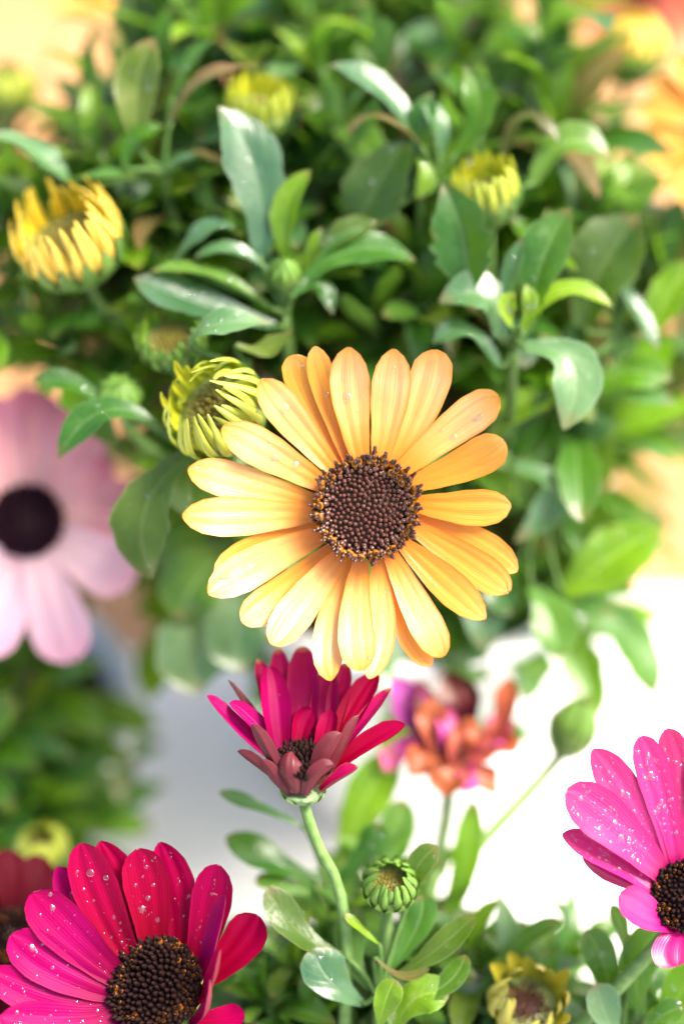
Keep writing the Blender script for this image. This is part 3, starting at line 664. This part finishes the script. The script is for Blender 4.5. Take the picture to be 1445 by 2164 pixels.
# ------------------------------------------------------------------ buds
def bud(px, py, d, ax, rpx, hpx, n, mk, label, potk='A', out=1.0, tip=.55, tlen=.9, cal='bract', disc=True, dm=('bud_disc', 'bud_disc'), rows=2, seed=0, stemdir=None, via=None, wob=.1, wf=1.0, cdepth=1.0, name='flower_bud', cat='bud'):
    c = P(px, py, d); a = V(*ax); e1, e2, a = basis(a); k = K * d; r = rpx * k; h = hpx * k; rt = root(potk, c)
    t = thing(name, rt, label, cat); o_ = org(t); rr = random.Random(seed)
    for row in range(rows):
        for i in range(n):
            th = 2 * math.pi * (i + .5 * row) / n + rr.uniform(-.08, .08); rad = e1 * math.cos(th) + e2 * math.sin(th)
            q = 1 - .16 * row; L = tlen * rr.uniform(1 - wob * 1.5, 1 + wob)
            p0 = c + rad * r * .78 * q - a * h * .45; p1 = c + rad * r * q * out + a * h * .12 * L; p2 = c + rad * r * (tip + rr.uniform(-wob, wob)) * q + a * h * .75 * L
            p2 += (e1 * rr.uniform(-1, 1) + e2 * rr.uniform(-1, 1)) * r * wob * .6
            b = Blade([p0, p1, p2], 2 * math.pi * r / n * .8 * wf, -rad + a * .3, 'strap', fold=0, cup=.5, nu=10, nv=6, seed=seed + i)
            put('petal', b.mesh(o_, 'petal'), M[mk], t)
    if disc:
        ds = disc_dome(t, c - a * h * .25, a, r * .72, h * .22, dm[0]); florets_stuff(ds, t, c - a * h * .25, a, r * .72, h * .24, 150, r * .048, *dm, seed)
    calyx(t, c - a * h * .05, a, r * .98, h * .85 * cdepth, 15, cal, 1.0)
    stem_to(t, c - a * h * .85 * cdepth, stemdir or (a * .6 + Vector((0, 0, 1))).normalized(), rt, .15 if via is not None else .11, .17, via)
    return t
bud(148, 508, 42.9, (-.22, .62, .75), 110, 112, 23, 'bud_gold', 'golden yellow opening bud with upright spiky petals', seed=1, tip=.86, tlen=1.15, out=1.06, wf=.85, wob=.17, dm=('bud_disc', 'bud_disc'))
bud(458, 868, 41.0, (-.42, .38, .82), 104, 100, 19, 'bud_yellow', 'lime yellow bud tucked against the apricot daisy, thin petals curling over its olive centre', seed=2, tip=.72, tlen=1.1, out=1.1, wob=.26, wf=.85, rows=2, via=None)
bud(362, 716, 42.3, (-.1, .6, .8), 72, 70, 16, 'bud_green', 'fuzzy green bud with brown centre just above the lime yellow bud', seed=3, tip=.95, tlen=.7, out=1.05)
bud(1025, 405, 42.9, (-.15, .72, .65), 72, 88, 14, 'bud_yellow', 'yellow green bud rising behind a toothed upright leaf', seed=4, tip=.85, tlen=.9)
bud(545, 225, 43.6, (.1, .75, .62), 70, 85, 13, 'bud_yellow', 'pale yellow green bud behind the tall blue green leaf', seed=5, tip=.95, tlen=.8)
bud(1337, 95, 48., (.1, .8, .55), 72, 95, 14, 'bud_gold', 'round yellow bud beyond the foliage near the orange daisies, out of focus', seed=6, tip=.5, tlen=.9)
bud(15, 190, 49., (.1, .8, .55), 62, 75, 14, 'bud_yellow', 'yellow bud in front of bare wooden table, out of focus', seed=7, tip=.6, tlen=.9)
bud(1270, 415, 45.6, (.0, .8, .6), 62, 65, 14, 'bud_green', 'small pale green bud above a broad olive leaf', seed=8, tip=.8, tlen=.8)
bud(824, 1868, 40.7, (.05, .62, .78), 58, 66, 14, 'bud_green', 'round green bud on a straight stem among oval leaves', 'B', seed=9, tip=.6, tlen=.75, via=None)
bud(1212, 1535, 45., (.3, .85, .4), 52, 84, 12, 'bud_green', 'closed green bud on a long pale bare stem, against white cloth', 'B', seed=10, tip=.35, tlen=1.1, disc=False, via=P(1010, 1790, 44.8), stemdir=V(.62, .75, 0))
bud(90, 1790, 44.8, (.0, .75, .65), 58, 72, 12, 'bud_yellow', 'yellow green bud just behind the dark red daisy, blurred', 'B', seed=11, tip=.55, tlen=.8)
bud(1112, 2120, 41.6, (.05, .65, .75), 72, 70, 11, 'bud_olive', 'olive yellow withering bud with bent ragged petals', 'B', seed=12, tip=1.1, tlen=1.3, out=1.2, wob=.4, wf=1.3, dm=('disc', 'floret_orange'))
bud(600, 575, 42.2, (0, .65, .75), 34, 48, 8, 'bud_green', 'tiny closed green bud in the heart of a leaf rosette', seed=13, tip=.15, tlen=1., disc=False)
bud(256, 828, 42.4, (.1, .5, .85), 46, 48, 9, 'bud_green', 'closed round green bud beside the pale pink daisy', seed=14, tip=.1, tlen=.8, disc=False)

# ------------------------------------------------------------------ traced leafy shoots
LMAT = {'g': 'leaf', 'b': 'leaf_blue', 'y': 'leaf_young', 'o': 'leaf_olive', 'n': 'leaf_brown'}
def shoot(label, potk, d, top, leaves, seed=0, dews=14, stemdir=(0, .8, .3), group=None, via=None, prof='leaf'):
    tp = P(top[0], top[1], d + (top[2] if len(top) > 2 else .3)); rt = root(potk, tp)
    t = thing('leafy_shoot', rt, label, 'plant', group); o_ = org(t); bl = []
    for i, e in enumerate(leaves):
        pts, wd, n, mk = e[:4]; kw = dict(fold=.24, wave=.13, teeth=.12, nu=22, nv=8, prof=prof); kw.update(e[4] if len(e) > 4 else {})
        pp = [P(p[0], p[1], d + (p[2] if len(p) > 2 else (.25 if j == 0 else 0))) for j, p in enumerate(pts)]
        b = Blade(pp, wd * 1.02 * K * d, V(*n), seed=seed * 31 + i, **kw); bl.append(b)
        put('leaf', b.mesh(o_, 'leaf'), M[LMAT[mk]], t)
        # leaf stalk, joining the blade to the shoot
        if (pp[0] - tp).length > .25:
            v, f, uv = tube([q - o_ for q in bez(pp[0] + (pp[1] - pp[0]) * .04, pp[0] - (pp[1] - pp[0]) * .25, tp + (pp[0] - tp) * .3, tp - V(0, .5, 0) * .3, 6)], [.05, .055, .06, .065, .07, .075, .08], 6)
            put('leaf_stalk', mkmesh('leaf_stalk', [q * CM for q in v], f, uv), M['stem_dark'], t)
    stem_to(t, tp, V(*stemdir), rt, .11, .16, via, material='stem_dark')
    if dews: dew(t, bl, dews * 3, .015, .075, seed)
    return t
shoot('upright olive green shoot with a bronze edged leaf, beside the golden bud', 'A', 42.9, (345, 340, .6), [
    ([(300, 320), (290, 190), (326, 82)], 98, (-.15, .1, 1), 'o'), ([(362, 260), (420, 175), (522, 141)], 52, (.1, .8, .55), 'n'), ([(365, 210, .5), (402, 130, .6), (452, 84, .6)], 34, (-.5, .4, .8), 'g'),
    ([(268, 355, 0), (285, 295), (347, 267)], 52, (-.3, .5, .8), 'y'), ([(150, 400, .3), (80, 325), (-30, 285)], 100, (.1, .85, .5), 'b'), ([(130, 385, .2), (205, 372), (292, 372)], 44, (0, .85, .5), 'g'),
    ([(390, 330, .4), (430, 330, .3), (470, 350, 0)], 50, (.2, .8, .5), 'n'), ([(440, 335, .4), (390, 335), (333, 372)], 36, (-.1, .85, .5), 'b')], 1)
shoot('dark slender shoot with one curled leaf against bare wood', 'A', 46.2, (240, 200), [
    ([(240, 130), (200, 55), (102, 40)], 38, (-.1, .8, .5), 'g'), ([(250, 180), (200, 190), (130, 240)], 60, (0, .7, .6), 'g'), ([(260, 140), (290, 60), (250, -40)], 90, (-.3, .2, .9), 'o'), ([(260, 200), (310, 120), (380, 60)], 80, (.2, .6, .8), 'g')], 2, 4)
shoot('tall blue green rosette around a tiny closed bud, one leaf broad and upright', 'A', 42.4, (603, 640, .3), [
    ([(548, 545, .2), (540, 370), (461, 226, -.2)], 126, (.1, .55, .85), 'b'), ([(608, 555), (605, 450), (656, 360)], 66, (-.35, .2, .9), 'y', dict(fold=.4)), ([(372, 552, .1), (430, 490), (497, 482)], 62, (-.1, .75, .6), 'b'),
    ([(570, 575), (490, 527), (412, 545)], 44, (0, .7, .7), 'b'), ([(570, 650, .1), (440, 575), (318, 575)], 46, (0, .75, .65), 'g'), ([(580, 690, .2), (410, 640), (284, 588)], 98, (.1, .6, .8), 'b'),
    ([(620, 625, -.1), (672, 602), (703, 664)], 48, (.2, .6, .8), 'g'), ([(640, 605, 0), (745, 530), (877, 552)], 92, (0, .6, .8), 'g', dict(wave=.16)), ([(640, 590), (655, 530), (682, 480)], 30, (-.5, .2, .8), 'y'),
    ([(640, 570), (720, 500, .2), (800, 470, .3)], 70, (0, .7, .7), 'o')], 3, 26)
shoot('short grey green leaf bent over the fuzzy green bud', 'A', 41.3, (520, 760, .8), [
    ([(405, 735, .2), (450, 688, -.1), (572, 685, 0)], 74, (-.15, .7, .7), 'b'), ([(500, 730, .6), (560, 740, .6), (620, 700, .5)], 60, (0, .7, .6), 'o')], 4, 3)
shoot('dark triangular leaf shoot with pale arching leaves at the back of the mound', 'A', 42.9, (890, 380, .5), [
    ([(752, 490), (800, 395), (862, 292)], 138, (-.25, .25, .95), 'o', dict(prof='lance')), ([(895, 330), (815, 195), (697, 138)], 66, (.2, .55, .8), 'b'), ([(890, 310, 0), (805, 250, -.2), (734, 288, -.2)], 62, (.1, .85, .4), 'n'),
    ([(895, 350), (890, 270), (915, 195)], 60, (-.3, .2, .9), 'g'), ([(960, 330), (1015, 235), (980, 138)], 72, (-.3, .3, .9), 'y'), ([(930, 330), (925, 260), (890, 215)], 50, (.3, .3, .9), 'b'),
    ([(1060, 340, .4), (1110, 250, .2), (1178, 298, .1)], 62, (0, .8, .5), 'n'), ([(1125, 390, .4), (1195, 300, .3), (1284, 332, .3)], 92, (0, .6, .8), 'g'), ([(870, 320, .2), (900, 370, .1), (880, 420, .1)], 40, (.2, .6, .8), 'y')], 5, 18)
shoot('soft bronze and silver green leaves behind the arching shoot', 'A', 46., (970, 330), [
    ([(895, 280), (850, 170), (830, 80)], 110, (.1, .5, .9), 'n'), ([(1045, 310), (1085, 235), (1060, 155)], 105, (.1, .7, .7), 'b'), ([(1150, 310), (1210, 225), (1295, 290)], 66, (0, .8, .5), 'n'),
    ([(960, 290), (1060, 130), (1150, 90)], 120, (0, .3, .9), 'y'), ([(900, 230), (890, 120), (930, 40)], 100, (.1, .8, .6), 'b')], 6, 6)
shoot('broad rosette with a toothed upright leaf, right above the apricot daisy', 'A', 42.2, (1085, 710, .3), [
    ([(985, 610), (980, 500), (936, 388, -.1)], 132, (-.35, .3, .9), 'g', dict(prof='lance', fold=.45, teeth=.4)), ([(1055, 715), (1025, 625), (928, 640)], 104, (.1, .6, .8), 'b'), ([(1105, 700, 0), (1185, 615), (1292, 648)], 62, (-.1, .7, .6), 'y'),
    ([(1055, 775), (990, 705), (915, 725)], 72, (0, .75, .6), 'b'), ([(1110, 735, -.1), (1210, 775, -.3), (1190, 908, -.3)], 112, (.15, .5, .9), 'b'), ([(1078, 670), (1078, 590), (1106, 500)], 48, (-.6, .1, .8), 'b'),
    ([(1130, 670), (1145, 560), (1205, 440)], 112, (-.45, .1, .9), 'g', dict(fold=.4)), ([(1080, 690, -.2), (1070, 650, -.3), (1090, 620, -.4)], 40, (.1, .5, .8), 'y'), ([(1100, 690, -.2), (1120, 650, -.3), (1110, 600, -.3)], 36, (-.2, .5, .8), 'y')], 7, 26)
shoot('broad olive leaf folded upright beside glossy narrow leaves at the edge of the mound', 'A', 43.4, (1300, 690, .3), [
    ([(1235, 690), (1270, 570), (1352, 456)], 150, (-.2, .2, .95), 'o', dict(fold=.35)), ([(1330, 600), (1340, 525), (1356, 454)], 48, (-.8, .2, .5), 'b'), ([(1310, 600), (1345, 655), (1390, 738)], 50, (.3, .6, .8), 'b'),
    ([(1370, 710, .4), (1410, 630, .3), (1460, 550, .3)], 90, (-.3, .2, .9), 'y'), ([(1250, 830, .4), (1330, 790, .3), (1418, 802, .3)], 92, (0, .5, .85), 'y'), ([(1040, 940, .2), (1085, 865, .3), (1175, 852, .3)], 74, (-.1, .4, .9), 'y')], 8, 12)
shoot('pale glossy drooping leaves close to the apricot daisy, above the white cloth', 'A', 43.8, (1130, 960, .8), [
    ([(1085, 985, .2), (1175, 1040), (1088, 1145, -.1)], 78, (.2, .5, .9), 'b'), ([(1190, 1250, .6), (1280, 1190, .4), (1400, 1110, .4)], 130, (0, .4, .9), 'y'), ([(1120, 1240, .4), (1165, 1310, .1), (1176, 1390, 0)], 104, (.1, .5, .9), 'g'),
    ([(1230, 1160, .4), (1215, 1110, .4), (1230, 1050, .4)], 56, (-.3, .2, .9), 'g'), ([(1230, 1250, 2.5), (1320, 1340, 2.5), (1385, 1475, 2.5)], 120, (.2, .5, .8), 'g'), ([(1190, 960, 1), (1240, 920, 1), (1320, 900, 1)], 80, (0, .7, .6), 'b'),
    ([(1040, 960, .3), (1110, 1020, .5), (1130, 1090, .5)], 90, (.1, .4, .9), 'y'), ([(1100, 1180, .5), (1060, 1240, .5), (1080, 1300, .5)], 80, (.1, .5, .9), 'g')], 9, 12)
shoot('two leaves left of the apricot daisy, the longer one beaded with drops', 'A', 41.6, (395, 920, .8), [
    ([(405, 955, .3), (305, 1080, .1), (321, 1224, .3)], 130, (-.35, .05, .95), 'o', dict(fold=.15)), ([(325, 895, .2), (215, 870, 0), (124, 968, -.1)], 80, (0, .6, .75), 'g', dict(fold=.15)), ([(235, 860, .8), (150, 810, .8), (70, 805, .8)], 54, (0, .6, .8), 'g'),
    ([(430, 930, .9), (400, 1010, .9), (420, 1100, .9)], 110, (.2, .3, .9), 'g')], 10, 26)
shoot('deep green shaded leaves just beneath the apricot daisy', 'A', 45., (560, 1180, .5), [
    ([(520, 1150, 0), (420, 1220, 0), (385, 1310, 0)], 140, (.1, .4, .9), 'g'), ([(540, 1280, .3), (425, 1360, .2), (418, 1468, 0)], 170, (.1, .6, .8), 'b'), ([(560, 1200), (500, 1320), (520, 1420)], 130, (.1, .6, .8), 'b'), ([(480, 1120, .4), (390, 1130, .4), (330, 1190, .4)], 120, (0, .5, .8), 'g'),
    ([(800, 1300, .5), (850, 1400, .4), (880, 1450, .4)], 150, (.1, .6, .8), 'b'), ([(900, 1300, .5), (970, 1380, .4), (1030, 1430, .4)], 120, (.1, .5, .9), 'g')], 11, 6)
O_ = dict(prof='oval', teeth=0., fold=.12)
shoot('oval leaved shoot around the round green bud, in front of the white pot', 'B', 40.8, (800, 2080, .3), [
    ([(865, 1895), (878, 1840), (922, 1788)], 60, (-.2, .4, .9), 'o', O_), ([(825, 2070), (920, 2010), (1003, 1934)], 62, (-.2, .7, .7), 'o', O_), ([(825, 2120), (935, 2085), (983, 2018)], 58, (-.3, .7, .7), 'g', O_),
    ([(835, 2180), (880, 2110), (948, 2106)], 86, (-.1, .5, .85), 'y', O_), ([(725, 2020), (630, 1970), (568, 1872)], 74, (.3, .5, .8), 'o', O_), ([(765, 2120), (700, 2070), (664, 2003)], 96, (.1, .4, .9), 'b', O_),
    ([(795, 2025, 0), (850, 2062, -.2), (908, 2046, -.3)], 26, (0, .8, .5), 'n', O_), ([(800, 1995, 0), (765, 1965, -.1), (728, 1932, -.1)], 26, (0, .8, .5), 'y', O_), ([(800, 2170, -.1), (815, 2120, -.3), (835, 2070, -.3)], 60, (-.1, .4, .9), 'y', O_),
    ([(780, 2090, .4), (740, 2000, .5), (760, 1920, .6)], 70, (.1, .3, .9), 'g', O_), ([(820, 2050, .5), (880, 1960, .6), (890, 1890, .7)], 70, (-.2, .3, .9), 'g', O_)], 12, 12)
shoot('young bright leaves on the stalk of the half open magenta daisy', 'B', 42.6, (705, 1900, .3), [
    ([(640, 1745, -.6), (545, 1705, -.6), (463, 1674, -.6)], 38, (0, .8, .6), 'b', O_), ([(690, 1870), (580, 1820), (478, 1768)], 76, (.1, .7, .7), 'g', O_), ([(720, 1860, 1.2), (760, 1720, 1.4), (835, 1590, 1.6)], 100, (-.2, .3, .95), 'y', O_),
    ([(835, 1860, .8), (835, 1780, .9), (852, 1690, 1.)], 76, (0, .2, .95), 'g', O_), ([(925, 1960, 1.), (975, 1860, 1.2), (1000, 1690, 1.5)], 64, (-.3, .2, .9), 'y', O_), ([(700, 1880), (770, 1800), (800, 1740)], 60, (-.3, .4, .8), 'g', O_),
    ([(740, 1900), (840, 1850), (930, 1820)], 60, (0, .7, .7), 'o', O_), ([(690, 1900), (600, 1870), (540, 1860)], 50, (0, .7, .7), 'g', O_)], 13, 6)
shoot('dark oval leaves under the bright pink magenta daisy', 'B', 41.6, (1310, 2180, .3), [
    ([(1290, 2130), (1275, 2040), (1236, 1966)], 78, (.1, .3, .9), 'g', O_), ([(1360, 2150), (1345, 2050), (1395, 1955)], 84, (-.2, .3, .9), 'g', O_), ([(1325, 2050), (1315, 1970), (1290, 1912)], 36, (.2, .3, .9), 'g', O_),
    ([(1310, 2200, -.3), (1280, 2140, -.4), (1262, 2078, -.5)], 76, (.1, .5, .9), 'b', O_), ([(1380, 2190, -.2), (1430, 2110, -.2), (1470, 2030, -.2)], 84, (-.3, .4, .9), 'y', O_), ([(1365, 2190, -.5), (1395, 2150, -.6), (1445, 2128, -.6)], 54, (-.1, .6, .8), 'g', O_),
    ([(1140, 2120, .6), (1125, 2060, .6), (1112, 2008, .6)], 44, (.1, .3, .9), 'g', O_), ([(1145, 2120, .6), (1160, 2060, .6), (1158, 2012, .6)], 40, (-.1, .3, .9), 'g', O_), ([(1250, 2180, .5), (1180, 2130, .5), (1050, 2110, .6)], 70, (.1, .6, .8), 'b', O_),
    ([(1000, 2120, 1.), (1090, 2000, 1.), (1185, 1945, 1.)], 46, (0, .7, .7), 'g', O_)], 14, 12)

# ------------------------------------------------------------------ background shoots
PROTO = []
for i in range(8):
    rr = random.Random(900 + i); L = 1.
    b = Blade([Vector((0, 0, 0)), Vector((0, L * .5, rr.uniform(.02, .14))), Vector((0, L, rr.uniform(-.22, .1)))], rr.uniform(.25, .36), Vector((0, 0, 1)), ['leaf', 'lance', 'oval'][i % 3], fold=rr.uniform(.12, .4), wave=.1, teeth=.2, nu=12, nv=6, seed=i)
    PROTO.append([b.mesh(Vector((0, 0, 0)), 'leaf') for _ in range(5)])
    for me, k in zip(PROTO[-1], 'gboyn'): me.materials.append(M[LMAT[k]])
MARKS = [((148, 508), 'behind the golden yellow opening bud'), ((545, 225), 'around the pale yellow green bud'), ((560, 480), 'under the tall blue green rosette'), ((1025, 405), 'behind the toothed upright leaf'), ((830, 250), 'behind the pale arching leaves'),
         ((1337, 95), 'below the round yellow bud'), ((1400, 330), 'beside the orange daisy'), ((1290, 600), 'behind the broad olive folded leaf'), ((250, 200), 'beside the bare wood, near the dark curled leaf'), ((700, 900), 'in the dark hollow behind the apricot daisy'), ((380, 800), 'behind the lime yellow bud'), ((720, 20), 'on the far edge of the mound'), ((1080, 880), 'behind the broad rosette beside the apricot daisy')]
MARKS += [((330, 2090), 'under the crimson daisy'), ((620, 2080), 'between the crimson daisy and the round green bud'), ((820, 2000), 'around the round green bud'), ((1110, 2120), 'beside the olive withering bud'), ((1400, 2080), 'under the bright pink magenta daisy'), ((60, 2080), 'under the dark red daisy')]
def filler(px, py, d, potk, seed, label, group, size=2.8, nl=11, pal='ggggbboyyn', tilt=.35):
    rr = random.Random(seed); tp = P(px, py, d); rt = root(potk, tp)
    if label is None:
        w_ = min(MARKS, key=lambda q: (q[0][0] - px) ** 2 + (q[0][1] - py) ** 2)[1]
        label = 'leafy shoot ' + ('low ' if d > 49 else '') + w_; group = 'shoots ' + ('low ' if d > 49 else '') + w_
    t = thing('leafy_shoot', rt, label, 'plant', group); o_ = org(t)
    x, y, r_, z = POTS[potk]; outw = Vector((tp.x - x, tp.y - y, 0)) * .06
    ax = (Vector((rr.uniform(-tilt, tilt), rr.uniform(-tilt, tilt), 1)) + outw).normalized()
    e1, e2, a = basis(ax)
    for i in range(nl):
        s = i / nl; th = i * 2.4 + rr.uniform(-.4, .4); rad = e1 * math.cos(th) + e2 * math.sin(th)
        el = lerp(R(-5), R(72), s ** .8) + rr.uniform(-.2, .2)
        y_ = (rad * math.cos(el) + a * math.sin(el)).normalized(); z_ = (a * math.cos(el) - rad * math.sin(el)).normalized(); x_ = y_.cross(z_)
        ln = size * lerp(1.15, .55, s) * rr.uniform(.8, 1.2)
        me = PROTO[rr.randrange(8)]['gboyn'.index(rr.choice(pal) if s < .8 else rr.choice('yyg'))]
        o = put('leaf', me, None, t)
        m = Matrix((x_, y_, z_)).transposed().to_4x4()
        o.matrix_local = Matrix.Translation((tp - o_ - a * (1 - s) * size * .75) * CM) @ m @ Matrix.Scale(ln * CM / CM, 4)
    stem_to(t, tp, ax, rt, .1, .15, material='stem_dark')
LB = GB = None
rr = random.Random(77); n = 0
def blocked(px, py):
    if px < 300 and py < 215: return True
    if px > 1330 and 850 < py: return True
    if px > 1180 and py < 230: return True
    if px > 1300 and py < 470: return True
    return False
for row, py in enumerate(range(-60, 1000, 104)):
    for px in range(-60, 1500, 150):
        x = px + rr.uniform(-50, 50) + (75 if row % 2 else 0); y = py + rr.uniform(-45, 45)
        if blocked(x, y): continue
        if (y > 640 and x > 1180) or (y > 640 and x < 290): continue
        d = 45.1 + rr.uniform(-.9, 1.6) + max(0, (560 - y)) / 560 * 1.2
        filler(x, y, d, 'A', 1000 + n, LB, GB, 3.0, 13); n += 1
for row, py in enumerate(range(-80, 1150, 135)):
    for px in range(-80, 1520, 175):
        x = px + rr.uniform(-60, 60) + (75 if row % 2 else 0); y = py + rr.uniform(-50, 50)
        if blocked(x, y) or (y > 640 and x < 290) or (y > 760 and x > 1200): continue
        filler(x, y, 50. + rr.uniform(-.8, 1.5), 'A', 1000 + n, LB, GB, 3.3, 10); n += 1
for (x, y, d) in [(360, 430, 44.3), (900, 540, 44.2), (210, 320, 44.4), (1010, 270, 44.6), (790, 640, 44.4), (450, 440, 44.2), (700, 270, 44.6), (1240, 440, 44.8), (1210, 800, 44.4), (330, 640, 44.2), (570, 340, 44.6), (1130, 560, 44.2), (680, 140, 45), (440, 60, 45.2), (100, 420, 44.6), (90, 690, 44.4)]:
    filler(x, y, d, 'A', 1000 + n, None, None, 2.5, 12); n += 1
for (x, y, d) in [(1120, 1080, 46.5), (1230, 1000, 48), (1180, 1200, 46.8), (1080, 1240, 46.), (1000, 1300, 46.3), (1160, 1230, 47.5), (1260, 900, 46.5), (880, 1380, 47), (560, 1330, 47), (470, 1200, 47.5), (400, 1050, 47)]:
    filler(x, y, d, 'A', 1000 + n, 'pale leafy shoot hanging low on the pot side of the mound', 'shoots hanging beside the apricot daisy', pal='gbbyg'); n += 1
for i in range(20):
    x = -80 + 330 * rr.random() ** 1.9; y = 1400 + i * 19 + rr.uniform(-30, 30)
    filler(x, y, 47.3 + rr.uniform(-.8, 1.5), 'C', 1000 + n, 'leafy shoot of the low clump under the pale pink daisy', 'shoots of the low clump', 2.9, pal='ggggoy'); n += 1
for i in range(34):
    x = -40 + (i * 45) % 1530 + rr.uniform(-40, 40); y = rr.uniform(2020, 2230)
    filler(x, y, 43.2 + rr.uniform(-.3, 1.4), 'B', 1000 + n, None, None, 2.3, pal='ggggb'); n += 1
for (x, y, d) in [(720, 1930, 43), (880, 1990, 42.8), (620, 2030, 42.8), (990, 2010, 43), (1060, 2080, 43), (790, 1830, 44), (900, 1880, 44.3), (560, 2110, 42.6), (650, 2150, 42.4)]:
    filler(x, y, d, 'B', 1000 + n, None, None, 2.0, 10, pal='gggo'); n += 1
